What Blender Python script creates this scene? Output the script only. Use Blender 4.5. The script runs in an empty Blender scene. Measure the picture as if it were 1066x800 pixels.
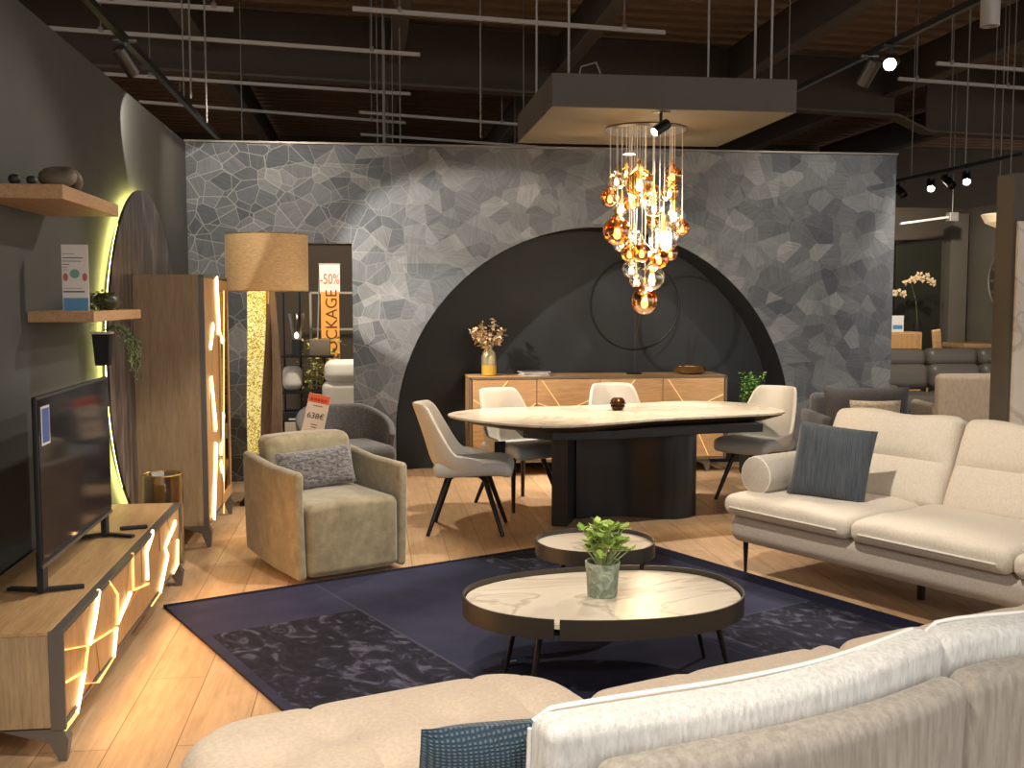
import bpy, bmesh, math, random
from mathutils import Vector, Matrix
random.seed(7)
C = bpy.context.scene.collection
PI = math.pi
# ------------------------------------------------------------------ camera
F=1100.0; CX=533.0; CY=400.0; H=1.6
th=math.atan(89/1100); psi=math.atan(148*math.cos(th)/1100)
def ray(x,y):
    a=(x-CX)/F; b=-(y-CY)/F
    f=(math.sin(psi)*math.cos(th),math.cos(psi)*math.cos(th),-math.sin(th))
    r=(math.cos(psi),-math.sin(psi),0)
    u=(math.sin(psi)*math.sin(th),math.cos(psi)*math.sin(th),math.cos(th))
    return Vector(tuple(f[i]+a*r[i]+b*u[i] for i in range(3)))
def at(x,y,ax,v):
    d=ray(x,y); o=Vector((0,0,H)); t=(v-o[ax])/d[ax]
    return o+d*t
def atZ(x,y,z=0): return at(x,y,2,z)
def atY(x,y,Y): return at(x,y,1,Y)
def atX(x,y,X): return at(x,y,0,X)
cd=bpy.data.cameras.new('camera'); cam=bpy.data.objects.new('camera',cd); C.objects.link(cam)
cd.sensor_width=36; cd.sensor_fit='HORIZONTAL'; cd.lens=1100/1066*36
cam.location=(0,0,H); cam.rotation_euler=(PI/2-th,0,-psi)
cd.clip_end=200
bpy.context.scene.camera=cam

# ------------------------------------------------------------------ materials
def lin(c):
    return tuple(((v/255)/12.92 if v/255<=0.04045 else ((v/255+0.055)/1.055)**2.4) for v in c)
MATS={}
def mat(name,col=(.5,.5,.5),rough=.5,metal=0,emit=None,es=0,srgb=None,alpha=None,trans=0,sheen=0,coat=0,spec=.5,ior=1.45):
    if name in MATS: return MATS[name]
    m=bpy.data.materials.new(name); m.use_nodes=True
    b=m.node_tree.nodes['Principled BSDF']
    if srgb: col=lin(srgb)
    b.inputs['Base Color'].default_value=(*col,1); b.inputs['Roughness'].default_value=rough
    b.inputs['Metallic'].default_value=metal; b.inputs['Specular IOR Level'].default_value=spec
    b.inputs['IOR'].default_value=ior
    if emit: b.inputs['Emission Color'].default_value=(*emit,1); b.inputs['Emission Strength'].default_value=es
    if trans: b.inputs['Transmission Weight'].default_value=trans
    if sheen: b.inputs['Sheen Weight'].default_value=sheen; b.inputs['Sheen Roughness'].default_value=.4
    if coat: b.inputs['Coat Weight'].default_value=coat; b.inputs['Coat Roughness'].default_value=.08
    MATS[name]=m; return m
class NT:
    def __init__(s,m): s.m=m; s.t=m.node_tree; s.b=s.t.nodes.get('Principled BSDF')
    def n(s,ty,**k):
        nd=s.t.nodes.new(ty)
        for a,v in k.items(): setattr(nd,a,v)
        return nd
    def l(s,a,b): s.t.links.new(a,b)
    def coord(s,scale=(1,1,1),rot=(0,0,0),kind='Object',loc=(0,0,0)):
        tc=s.n('ShaderNodeTexCoord'); mp=s.n('ShaderNodeMapping')
        mp.inputs['Scale'].default_value=scale; mp.inputs['Rotation'].default_value=rot; mp.inputs['Location'].default_value=loc
        s.l(tc.outputs[kind],mp.inputs['Vector']); return mp.outputs['Vector']
    def noise(s,vec,scale=5,detail=3,rough=.5,dist=0):
        nd=s.n('ShaderNodeTexNoise'); nd.inputs['Scale'].default_value=scale; nd.inputs['Detail'].default_value=detail
        nd.inputs['Roughness'].default_value=rough; nd.inputs['Distortion'].default_value=dist
        s.l(vec,nd.inputs['Vector']); return nd.outputs['Fac']
    def ramp(s,fac,stops):
        r=s.n('ShaderNodeValToRGB'); e=r.color_ramp.elements
        while len(e)<len(stops): e.new(.5)
        for i,(p,c) in enumerate(stops): e[i].position=p; e[i].color=(*c,1) if len(c)==3 else c
        s.l(fac,r.inputs['Fac']); return r.outputs['Color']
    def mix(s,a,b,fac,mode='MIX'):
        m=s.n('ShaderNodeMix',data_type='RGBA',blend_type=mode)
        if hasattr(fac,'type') : s.l(fac,m.inputs['Factor'])
        else: m.inputs['Factor'].default_value=fac
        for k,v in (('A',a),('B',b)):
            i=[q for q in m.inputs if q.name==k and q.type=='RGBA'][0]
            if hasattr(v,'type'): s.l(v,i)
            else: i.default_value=(*v,1)
        return [o for o in m.outputs if o.type=='RGBA'][0]
    def bump(s,fac,strength=.3,dist=.01):
        b=s.n('ShaderNodeBump'); b.inputs['Strength'].default_value=strength; b.inputs['Distance'].default_value=dist
        s.l(fac,b.inputs['Height']); s.l(b.outputs['Normal'],s.b.inputs['Normal'])
    def col(s,c): s.l(c,s.b.inputs['Base Color'])
def wood(name,c1,c2,axis=0,rough=.45,scale=1.0):
    m=mat(name,c1,rough); t=NT(m)
    sc=[14*scale]*3; sc[axis]=1.1*scale
    v=t.coord(tuple(sc)); a=t.noise(v,2.2,5,.6,.3)
    sc2=[60*scale]*3; sc2[axis]=3*scale
    b=t.noise(t.coord(tuple(sc2)),3,3,.6)
    c=t.ramp(a,[(.3,c1),(.7,c2)]); d=t.mix(c,t.ramp(b,[(.35,(.72,.72,.72)),(.6,(1,1,1))]),.8,'MULTIPLY')
    t.col(d); t.bump(b,.12,.002); return m
def fabric(name,c1,c2,scale=(1,1,1),ns=60,bs=.5,bd=.004,rough=.9,sheen=.3,big=0):
    m=mat(name,c1,rough,sheen=sheen,spec=.2); t=NT(m)
    f=t.noise(t.coord(scale),ns,4,.65)
    c=t.ramp(f,[(.35,c1),(.65,c2)])
    if big:
        g=t.noise(t.coord((1,1,1)),big,3,.6,.6)
        c=t.mix(c,t.ramp(g,[(.35,(.62,.62,.62)),(.65,(1.0,1.0,1.0))]),.75,'MULTIPLY')
    t.col(c); t.bump(f,bs,bd); return m

OAKY=wood('oak_upright',(.33,.22,.12),(.46,.32,.18),2)
OAKX=wood('oak_along',(.44,.26,.12),(.56,.35,.17),1)
OAKF=wood('oak_front',(.46,.25,.10),(.58,.34,.15),2)
OAKS=wood('oak_sideboard',(.48,.28,.13),(.62,.38,.19),0)
SHELF=wood('oak_shelf',(.46,.26,.12),(.58,.34,.17),1)
DARKOAK=wood('dark_oak',(.05,.033,.022),(.09,.06,.04),2)
GREYMET=mat('grey_metal',srgb=(118,112,106),rough=.42,metal=.6)
BLACKMET=mat('black_metal',(.012,.011,.011),.38,.3)
BLACK=mat('black_matt',(.012,.012,.013),.6)
BLACKSATIN=mat('black_satin',(.013,.013,.015),.38,.1)
BRONZE=mat('bronze_rim',(.070,.062,.052),.38,.6)
GUNM=mat('gunmetal',(.12,.11,.1),.35,.8)
PLASTW=mat('white_plastic',(.7,.69,.66),.4)
GALV=mat('galvanised_rail',(.34,.31,.28),.45,.3)
CABLE=mat('steel_cable',(.16,.145,.13),.45,.3)
BRASS=mat('brass',(.6,.4,.15),.3,.9)
LED=mat('warm_led',(1,.6,.25),.4,emit=(1,.62,.26),es=5)
LEDT=mat('warm_led_glow',(.8,.5,.2),.5,emit=(1,.45,.10),es=1.6)
LEDY=mat('yellow_led',(1,.9,.4),.5,emit=(.95,.88,.25),es=13)
INLAY=mat('light_inlay',(.8,.55,.3),.5,emit=(1,.62,.25),es=.45)
BULB=mat('bulb_glow',(1,.8,.5),.4,emit=(1,.82,.52),es=4.5)
SPOTL=mat('spot_lens',(1,.9,.7),.4,emit=(1,.85,.6),es=40)
CREAM=fabric('cream_chenille',(.64,.57,.48),(.73,.67,.58),(1,1,.35),130,.5,.003)
CREAMR=fabric('cream_ribbed',(.56,.55,.52),(.76,.75,.72),(1,1,.22),95,1,.005)
SANDC=fabric('sand_chenille',(.66,.53,.41),(.76,.63,.50),(1,1,1),80,.35,.002)
TAUPE=fabric('taupe_ribbed',(.30,.265,.225),(.42,.38,.33),(1,1,.14),60,.8,.005)
VELV=fabric('olive_velvet',(.29,.245,.155),(.36,.31,.20),(1,1,1),20,.12,.002,.7,.6,big=7)
NAVYC=fabric('blue_cord',(.036,.047,.062),(.085,.098,.115),(9,1,.3),24,.7,.004,.6,.5)
KNIT=None
GREYCH=fabric('grey_boucle',(.055,.055,.062),(.15,.15,.16),(1,1,1),120,.8,.004)
FURG=fabric('grey_fur',(.07,.062,.066),(.29,.265,.26),(1,1,2.2),38,1,.02,.9,.5)
DKFAB=fabric('dark_grey_fabric',(.075,.072,.075),(.105,.10,.105),(1,1,1),90,.3,.002)
LEATH=mat('grey_leather',(.105,.09,.078),.4); t=NT(LEATH); t.bump(t.noise(t.coord((1,1,1)),6,3),.3,.02)
BEIGEF=fabric('beige_fabric',(.40,.32,.24),(.48,.39,.30),(1,1,.4),50,.3,.003)
CHAIRL=mat('chair_leather',(.62,.58,.51),.5)
CHAIRSHADE=mat('chair_seat_shade',(.50,.50,.48),.5)  # same leather as the shell, greyed to paint in the seat's shade
STONE=mat('stone_deco',(.16,.12,.085),.6)
def knit():
    m=mat('blue_knit',(.1,.16,.22),.85,sheen=.3); t=NT(m)
    v=t.coord((1,1,1)); w=t.n('ShaderNodeTexWave',bands_direction='X'); w.inputs['Scale'].default_value=30; w.inputs['Distortion'].default_value=.4
    w2=t.n('ShaderNodeTexWave',bands_direction='Z'); w2.inputs['Scale'].default_value=52; w2.inputs['Distortion'].default_value=2.
    t.l(v,w.inputs['Vector']); t.l(v,w2.inputs['Vector'])
    mm=t.n('ShaderNodeMath',operation='MULTIPLY'); t.l(w.outputs['Fac'],mm.inputs[0]); t.l(w2.outputs['Fac'],mm.inputs[1])
    t.col(t.ramp(mm.outputs[0],[(.1,(.022,.045,.07)),(.8,(.11,.17,.24))])); t.bump(mm.outputs[0],.8,.006); return m
KNIT=knit()
def marble():
    m=mat('marble',(.7,.62,.5),.16,coat=.15); t=NT(m)
    v=t.coord((1,1.8,1),(0,0,.5)); n=t.noise(v,1.1,4,.5,1.2)
    c=t.ramp(n,[(.30,(.68,.59,.47)),(.46,(.72,.64,.53)),(.49,(.50,.42,.33)),(.51,(.70,.62,.51)),(.60,(.60,.52,.41)),(.66,(.74,.67,.56))])
    t.col(c); return m
MARBLE=marble(); MARBLE.node_tree.nodes['Principled BSDF'].inputs['Roughness'].default_value=.24; MARBLE.node_tree.nodes['Principled BSDF'].inputs['Coat Weight'].default_value=0
def wallpaper():
    m=mat('stone_wallpaper',(.2,.2,.21),.62,spec=.35); t=NT(m)
    tc=t.n('ShaderNodeTexCoord'); sp=t.n('ShaderNodeSeparateXYZ'); t.l(tc.outputs['Object'],sp.inputs[0])
    cb=t.n('ShaderNodeCombineXYZ'); t.l(sp.outputs['X'],cb.inputs['X']); t.l(sp.outputs['Z'],cb.inputs['Y'])
    v=cb.outputs[0]
    vo=t.n('ShaderNodeTexVoronoi',voronoi_dimensions='2D'); vo.inputs['Scale'].default_value=6.2; t.l(v,vo.inputs['Vector'])
    ve=t.n('ShaderNodeTexVoronoi',voronoi_dimensions='2D',feature='DISTANCE_TO_EDGE'); ve.inputs['Scale'].default_value=6.2; t.l(v,ve.inputs['Vector'])
    s2=t.n('ShaderNodeSeparateColor'); t.l(vo.outputs['Color'],s2.inputs[0])
    an=t.n('ShaderNodeMath',operation='MULTIPLY'); an.inputs[1].default_value=6.28; t.l(s2.outputs[1],an.inputs[0])
    vr=t.n('ShaderNodeVectorRotate',rotation_type='Z_AXIS'); t.l(v,vr.inputs['Vector']); t.l(an.outputs[0],vr.inputs['Angle'])
    mp=t.n('ShaderNodeMapping'); mp.inputs['Scale'].default_value=(6,60,1); t.l(vr.outputs[0],mp.inputs['Vector'])
    g=t.noise(mp.outputs[0],1.0,4,.6)
    base=t.ramp(s2.outputs[0],[(0,(.055,.064,.080)),(.35,(.10,.112,.130)),(.7,(.15,.163,.183)),(1,(.26,.27,.285))])
    mp2=t.n('ShaderNodeMapping'); mp2.inputs['Rotation'].default_value=(0,0,.6); mp2.inputs['Scale'].default_value=(1,1.5,1); mp2.inputs['Location'].default_value=(3.3,1.7,0); t.l(v,mp2.inputs['Vector'])
    vo2=t.n('ShaderNodeTexVoronoi',voronoi_dimensions='2D'); vo2.inputs['Scale'].default_value=3.4; t.l(mp2.outputs[0],vo2.inputs['Vector'])
    ve2=t.n('ShaderNodeTexVoronoi',voronoi_dimensions='2D',feature='DISTANCE_TO_EDGE'); ve2.inputs['Scale'].default_value=3.4; t.l(mp2.outputs[0],ve2.inputs['Vector'])
    s3=t.n('ShaderNodeSeparateColor'); t.l(vo2.outputs['Color'],s3.inputs[0])
    base=t.mix(base,t.ramp(s3.outputs[1],[(0,(.058,.067,.082)),(.5,(.118,.130,.150)),(1,(.21,.222,.24))]),.5)
    c=t.mix(base,t.ramp(g,[(.3,(.72,.72,.72)),(.7,(1.12,1.12,1.12))]),.9,'MULTIPLY')
    # pale joint lines, painted stronger at the left for the light grazing the paper
    mr=t.n('ShaderNodeMapRange'); mr.inputs['From Min'].default_value=.008; mr.inputs['From Max'].default_value=.024; mr.inputs['To Min'].default_value=1; mr.inputs['To Max'].default_value=0
    mn=t.n('ShaderNodeMath',operation='MINIMUM'); t.l(ve.outputs['Distance'],mn.inputs[0]); t.l(ve2.outputs['Distance'],mn.inputs[1]); t.l(mn.outputs[0],mr.inputs['Value'])
    mx=t.n('ShaderNodeMapRange'); mx.inputs['From Min'].default_value=-.9; mx.inputs['From Max'].default_value=.6; mx.inputs['To Min'].default_value=.42; mx.inputs['To Max'].default_value=.04
    t.l(sp.outputs['X'],mx.inputs['Value'])
    q=t.n('ShaderNodeMath',operation='MULTIPLY'); t.l(mr.outputs[0],q.inputs[0]); t.l(mx.outputs[0],q.inputs[1])
    t.col(t.mix(c,(.50,.49,.46),q.outputs[0])); return m
WALLP=wallpaper()
def floor_mat():
    m=mat('oak_planks',(.5,.3,.15),.42,spec=.4); t=NT(m)
    v=t.coord((1,1,1),(0,0,PI/2))
    br=t.n('ShaderNodeTexBrick'); t.l(v,br.inputs['Vector'])
    br.offset=.37; br.inputs['Scale'].default_value=1; br.inputs['Brick Width'].default_value=1.9; br.inputs['Row Height'].default_value=.235
    br.inputs['Mortar Size'].default_value=.0022; br.inputs['Mortar Smooth'].default_value=.1
    br.inputs['Color1'].default_value=(.50,.325,.185,1); br.inputs['Color2'].default_value=(.60,.41,.245,1); br.inputs['Mortar'].default_value=(.20,.12,.06,1)
    g=t.noise(t.coord((16,1.2,1)),2,5,.65,.6)
    k=t.noise(t.coord((3,1.,1)),2.5,4,.6,1.2)
    c=t.mix(br.outputs['Color'],t.ramp(g,[(.3,(.74,.72,.68)),(.65,(1.05,1.05,1.05))]),.8,'MULTIPLY')
    c=t.mix(c,t.ramp(k,[(.35,(.80,.76,.70)),(.6,(1,1,1))]),.6,'MULTIPLY')
    t.col(c); t.bump(g,.08,.002); return m
FLOORM=floor_mat()
def paint(name,c,rough=.75):
    m=mat(name,c,rough,spec=.3); t=NT(m)
    n=t.noise(t.coord((1,1,1)),3,4,.6); t.col(t.mix(c,t.ramp(n,[(.3,(.9,.9,.9)),(.7,(1.06,1.06,1.06))]),.8,'MULTIPLY')); return m
WALLG=paint('dark_grey_paint',(.078,.080,.078))
NICHE=paint('charcoal_paint',(.032,.037,.043),.6)
NSOF=paint('black_paint',(.018,.019,.021),.55)
BROWNW=paint('brown_paint',(.085,.066,.048))
DECKM=paint('brown_deck',(.21,.135,.088),.8)
BEAMM=paint('beam_brown',(.06,.043,.032),.8)
BEAML=paint('beam_flange',(.10,.08,.062),.8)
PANELM=paint('panel_grey',(.105,.095,.08))
def rug_mat():
    m=mat('navy_rug',(.03,.035,.075),.95,spec=.08); t=NT(m)
    v=t.coord((1,1,1)); tc=t.n('ShaderNodeTexCoord'); sp=t.n('ShaderNodeSeparateXYZ'); t.l(tc.outputs['Object'],sp.inputs[0])
    def cmp(sock,val,gt):
        n=t.n('ShaderNodeMath',operation='GREATER_THAN' if gt else 'LESS_THAN'); t.l(sock,n.inputs[0]); n.inputs[1].default_value=val; return n.outputs[0]
    def mul(a,b,op='MULTIPLY'):
        n=t.n('ShaderNodeMath',operation=op); t.l(a,n.inputs[0]); t.l(b,n.inputs[1]); return n.outputs[0]
    def boxm(x0,x1,y0,y1):
        X,Y=sp.outputs['X'],sp.outputs['Y']
        return mul(mul(cmp(X,x0,True),cmp(X,x1,False)),mul(cmp(Y,y0,True),cmp(Y,y1,False)))
    n=t.noise(t.coord((1.6,1,1)),6,4,.55,1.8)
    pat=t.ramp(n,[(.40,(.016,.016,.024)),(.55,(.024,.024,.040)),(.62,(.060,.060,.092)),(.70,(.085,.085,.12))])
    n2=t.noise(v,2.3,3,.6,.4)
    plain=t.ramp(n2,[(.3,(.025,.027,.053)),(.7,(.039,.041,.074))])
    plum=t.ramp(n2,[(.3,(.032,.034,.070)),(.7,(.043,.044,.086))])
    hx=1.5; hy=1.375
    c=t.mix(plain,plum,boxm(-9,.80-hx,-.63+hy,9))
    msk=mul(mul(boxm(.04-hx,.80-hx,-9,-.63+hy),boxm(2.05-hx,9,-2.7+hy,-1.78+hy),'MAXIMUM'),boxm(1.85-hx,2.75-hx,-.45+hy,-.05+hy),'MAXIMUM')
    c=t.mix(c,pat,msk)
    seam=mul(mul(boxm(.795-hx,.81-hx,-9,9),boxm(1.95-hx,1.96-hx,-9,9),'MAXIMUM'),boxm(-9,9,-1.785+hy,-1.775+hy),'MAXIMUM')
    c=t.mix(c,(.055,.055,.085),mul(seam,boxm(-9,2.9-hx,-9,9)))
    c=t.mix(c,(.012,.013,.028),mul(boxm(2.86-hx,9,-9,9),boxm(-9,9,-.05+hy,9),'MAXIMUM'))
    nb=t.noise(v,300,2,.6); t.bump(nb,.7,.004)
    t.col(c); return m
RUGM=rug_mat()
def glass(name,tint,refl=.12,rough=.03):
    m=bpy.data.materials.new(name); m.use_nodes=True; nt=m.node_tree; nt.nodes.clear()
    o=nt.nodes.new('ShaderNodeOutputMaterial'); mx=nt.nodes.new('ShaderNodeMixShader')
    tr=nt.nodes.new('ShaderNodeBsdfTransparent'); tr.inputs[0].default_value=(*tint,1)
    gl=nt.nodes.new('ShaderNodeBsdfGlossy'); gl.inputs['Color'].default_value=(*[min(1,.45+c*.6) for c in tint],1); gl.inputs['Roughness'].default_value=rough
    lw=nt.nodes.new('ShaderNodeLayerWeight'); lw.inputs['Blend'].default_value=.35
    mr=nt.nodes.new('ShaderNodeMapRange'); mr.inputs['To Min'].default_value=refl; mr.inputs['To Max'].default_value=.75
    nt.links.new(lw.outputs['Facing'],mr.inputs['Value']); nt.links.new(mr.outputs[0],mx.inputs[0])
    nt.links.new(tr.outputs[0],mx.inputs[1]); nt.links.new(gl.outputs[0],mx.inputs[2]); nt.links.new(mx.outputs[0],o.inputs[0]); return m
G_CLEAR=glass('clear_glass',(.92,.90,.86),.12); G_AMB=glass('amber_glass',(.72,.40,.14),.24); G_GOLD=glass('smoked_gold_glass',(.85,.68,.38),.18)
G_SMOKE=glass('smoked_glass',(.45,.38,.28),.15)
def leafm(name,a,b):
    m=mat(name,a,.5,spec=.3); t=NT(m); t.col(t.ramp(t.noise(t.coord((1,1,1)),18,2),[(.35,a),(.65,b)])); return m
LEAF=leafm('fresh_leaf',(.20,.34,.06),(.48,.60,.17)); LEAFD=leafm('dark_leaf',(.05,.09,.03),(.14,.19,.07)); LEAFG=leafm('grass_leaf',(.06,.16,.03),(.16,.30,.07))
STRING=leafm('trailing_leaf',(.10,.13,.05),(.30,.33,.17)); DRIED=leafm('dried_leaf',(.50,.35,.19),(.70,.55,.36))

# ------------------------------------------------------------------ mesh helpers
def obj(name,bm,m,parent=None,loc=None,rot=None,smooth=True):
    me=bpy.data.meshes.new(name)
    bmesh.ops.recalc_face_normals(bm,faces=bm.faces[:])
    for f in bm.faces: f.smooth=smooth
    bm.to_mesh(me); bm.free()
    for mm in (m if isinstance(m,(list,tuple)) else [m]): me.materials.append(mm)
    if smooth:
        try: me.set_sharp_from_angle(angle=math.radians(38))
        except Exception: pass
    o=bpy.data.objects.new(name,me); C.objects.link(o)
    if parent is not None: o.parent=parent
    if loc is not None: o.location=loc
    if rot is not None: o.rotation_euler=rot
    return o
def tag(o,label=None,cat=None,group=None,kind=None):
    if label: o['label']=label
    if cat: o['category']=cat
    if group: o['group']=group
    if kind: o['kind']=kind
    return o
def thing(name,label,cat,loc=(0,0,0),rz=0,group=None):
    o=bpy.data.objects.new(name,None); C.objects.link(o); o.empty_display_size=.1
    o.location=loc; o.rotation_euler=(0,0,rz); return tag(o,label,cat,group)
def dup(root,loc,rz,label,group=None):
    r=root.copy(); C.objects.link(r); r.location=loc; r.rotation_euler=(0,0,rz); r['label']=label
    if group: r['group']=group
    for ch in list(root.children):
        c=ch.copy(); C.objects.link(c); c.parent=r
        for g in list(ch.children):
            d=g.copy(); C.objects.link(d); d.parent=c
    return r
def addv(bm,pts): return [bm.verts.new(p) for p in pts]
def box(bm,c,s,bev=0,rot=None):
    r=bmesh.ops.create_cube(bm,size=1); vs=r['verts']
    bmesh.ops.scale(bm,vec=s,verts=vs)
    if bev>0:
        es=list({e for v in vs for e in v.link_edges})
        rr=bmesh.ops.bevel(bm,geom=es,offset=bev,segments=2,profile=.5,affect='EDGES')
        vs=list({v for v in rr['verts']}|{v for v in vs if v.is_valid})
    if rot is not None: bmesh.ops.rotate(bm,cent=(0,0,0),matrix=rot,verts=vs)
    bmesh.ops.translate(bm,vec=c,verts=vs); return vs
def B(c,s,bev=0.004,rot=None):
    bm=bmesh.new(); box(bm,c,s,bev,rot); return bm
def lathe(prof,seg=32,c=(0,0,0),bm=None):
    bm=bm or bmesh.new(); rings=[]
    for r,z in prof:
        if r<1e-5: rings.append([bm.verts.new((c[0],c[1],c[2]+z))])
        else: rings.append([bm.verts.new((c[0]+r*math.cos(2*PI*i/seg),c[1]+r*math.sin(2*PI*i/seg),c[2]+z)) for i in range(seg)])
    for a,b in zip(rings,rings[1:]):
        for i in range(seg):
            j=(i+1)%seg
            if len(a)==1 and len(b)==1: continue
            if len(a)==1: bm.faces.new((a[0],b[i],b[j]))
            elif len(b)==1: bm.faces.new((a[i],b[0],a[j]))
            else: bm.faces.new((a[i],b[i],b[j],a[j]))
    return bm
def tube(pts,r,seg=8,bm=None,closed=False):
    bm=bm or bmesh.new(); pts=[Vector(p) for p in pts]; n=len(pts); rings=[]
    rr=r if isinstance(r,(list,tuple)) else [r]*n
    up=None
    for i,p in enumerate(pts):
        if closed: d=(pts[(i+1)%n]-pts[i-1])
        else: d=(pts[min(i+1,n-1)]-pts[max(i-1,0)])
        d.normalize()
        if up is None:
            up=Vector((0,0,1)) if abs(d.z)<.9 else Vector((1,0,0))
        a=d.cross(up); a.normalize(); b=a.cross(d); b.normalize(); up=b
        rings.append([bm.verts.new(p+(a*math.cos(2*PI*k/seg)+b*math.sin(2*PI*k/seg))*rr[i]) for k in range(seg)])
    m=n if closed else n-1
    for i in range(m):
        a=rings[i]; b=rings[(i+1)%n]
        for k in range(seg):
            l=(k+1)%seg; bm.faces.new((a[k],b[k],b[l],a[l]))
    if not closed: bm.faces.new(rings[0]); bm.faces.new(rings[-1][::-1])
    return bm
def beam(p,q,w,h,bm=None,up=(0,0,1)):
    """rectangular bar from p to q, w wide, h tall"""
    bm=bm or bmesh.new(); p=Vector(p); q=Vector(q); d=(q-p).normalized(); u=Vector(up)
    a=d.cross(u); a.normalize(); b=a.cross(d); b.normalize()
    r=[]
    for c in (p,q): r.append([bm.verts.new(c+a*x*w/2+b*y*h/2) for x,y in ((-1,-1),(1,-1),(1,1),(-1,1))])
    for k in range(4):
        l=(k+1)%4; bm.faces.new((r[0][k],r[0][l],r[1][l],r[1][k]))
    bm.faces.new(r[0][::-1]); bm.faces.new(r[1]); return bm
def prism(poly,z0,z1,bev=0,bm=None,f=None):
    """polygon in XY extruded z0..z1"""
    own=bm is None; bm=bm or bmesh.new()
    a=[bm.verts.new((x,y,z0)) for x,y in poly]; b=[bm.verts.new((x,y,z1)) for x,y in poly]
    n=len(poly)
    for i in range(n):
        j=(i+1)%n; bm.faces.new((a[i],a[j],b[j],b[i]))
    f0=bm.faces.new(a[::-1]); f1=bm.faces.new(b)
    if bev:
        es=list(f1.edges)+list(f0.edges)
        bmesh.ops.bevel(bm,geom=es,offset=bev,segments=2,profile=.5,affect='EDGES')
    bmesh.ops.triangulate(bm,faces=[q for q in bm.faces if len(q.verts)>4])
    if f:
        for v in bm.verts: v.co=Vector(f(*v.co))
    return bm
def axis_coords(s,r,k,n):
    h=s/2; out=[]
    for i in range(k): out.append(-h+r-r*math.tan(PI/4*(1-i/k)))
    for i in range(n+1): out.append(-h+r+(s-2*r)*i/n)
    for i in range(1,k+1): out.append(h-r+r*math.tan(PI/4*i/k))
    return out
def rbox(sx,sy,sz,r,n=(8,8,4),k=4,f=None,bm=None):
    """rounded box centred on the origin, evenly gridded, then bent by f"""
    bm=bm or bmesh.new(); r=min(r,sx/2-.0005,sy/2-.0005,sz/2-.0005); S=(sx,sy,sz); ax=[axis_coords(S[i],r,k,n[i]) for i in range(3)]
    cache={}
    def V(i,j,l):
        key=(i,j,l)
        if key in cache: return cache[key]
        p=Vector((ax[0][i],ax[1][j],ax[2][l])); q=Vector(tuple(max(-S[m]/2+r,min(S[m]/2-r,p[m])) for m in range(3)))
        d=p-q
        if d.length>1e-9: p=q+d.normalized()*r
        if f: p=Vector(f(p.x,p.y,p.z))
        cache[key]=bm.verts.new(p); return cache[key]
    N=[len(a)-1 for a in ax]
    for a,b,c in ((0,1,2),(1,2,0),(2,0,1)):
        for side in (0,N[c]):
            for i in range(N[a]):
                for j in range(N[b]):
                    q=[]
                    for di,dj in ((0,0),(1,0),(1,1),(0,1)):
                        idx=[0,0,0]; idx[a]=i+di; idx[b]=j+dj; idx[c]=side; q.append(V(*idx))
                    if side==0: q=q[::-1]
                    bm.faces.new(q)
    return bm
def pillow(w,h,t,n=20,sag=.04,seedv=1,bm=None):
    """pillow standing in XZ, thickness along Y, centred"""
    bm=bm or bmesh.new(); rnd=random.Random(seedv); ph=[rnd.uniform(0,6) for _ in range(4)]
    g=[{},{}]
    for s in (0,1):
        for i in range(n+1):
            for j in range(n+1):
                u=2*i/n-1; v=2*j/n-1
                edge=(i in(0,n)) or (j in(0,n))
                if s==1 and edge: g[1][i,j]=g[0][i,j]; continue
                x=w/2*u*(1-sag*(1-v*v)*abs(u)); z=h/2*v*(1-sag*(1-u*u)*abs(v))
                th_=t/2*((1-u**4)**.55)*((1-v**4)**.55)
                th_*=1+.06*math.sin(4*u+ph[0])*math.sin(3*v+ph[1])
                g[s][i,j]=bm.verts.new((x,(th_ if s else -th_),z))
    for s in (0,1):
        for i in range(n):
            for j in range(n):
                q=[g[s][i,j],g[s][i+1,j],g[s][i+1,j+1],g[s][i,j+1]]
                try: bm.faces.new(q if s==0 else q[::-1])
                except ValueError: pass
    return bm
def xform(bm,mtx):
    bmesh.ops.transform(bm,matrix=mtx,verts=bm.verts[:]); return bm
def RX(a): return Matrix.Rotation(a,4,'X')
def RY(a): return Matrix.Rotation(a,4,'Y')
def RZ(a): return Matrix.Rotation(a,4,'Z')
def T(*v): return Matrix.Translation(v)
def text_part(name,s,size,m,parent,loc,rot,ext=.0008,align='CENTER',sx=1):
    cu=bpy.data.curves.new(name,'FONT'); cu.body=s; cu.size=size; cu.extrude=ext; cu.align_x=align; cu.align_y='CENTER'
    tmp=bpy.data.objects.new(name+'_tmp',cu); C.objects.link(tmp)
    dg=bpy.context.evaluated_depsgraph_get(); me=bpy.data.meshes.new_from_object(tmp.evaluated_get(dg))
    bpy.data.objects.remove(tmp); me.name=name; me.materials.clear(); me.materials.append(m)
    o=bpy.data.objects.new(name,me); C.objects.link(o); o.parent=parent; o.location=loc; o.rotation_euler=rot; o.scale=(sx,1,1); return o
def struct(name,bm,m,parent=None,smooth=False):
    o=obj(name,bm,m,parent,smooth=smooth)
    if parent is None: o['kind']='structure'
    return o
def spot(loc,target,power,ang=40,blend=.4,r=.04,col=(1,.80,.56)):
    l=bpy.data.lights.new('spot_light','SPOT'); l.energy=power; l.spot_size=math.radians(ang); l.spot_blend=blend; l.shadow_soft_size=r; l.color=col
    o=bpy.data.objects.new('spot_light',l); C.objects.link(o); o.location=loc
    d=Vector(target)-Vector(loc); o.rotation_euler=d.to_track_quat('-Z','Y').to_euler(); return o
def point(loc,power,r=.05,col=(1,.72,.4)):
    l=bpy.data.lights.new('lamp_light','POINT'); l.energy=power; l.shadow_soft_size=r; l.color=col
    o=bpy.data.objects.new('lamp_light',l); C.objects.link(o); o.location=loc; return o

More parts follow.
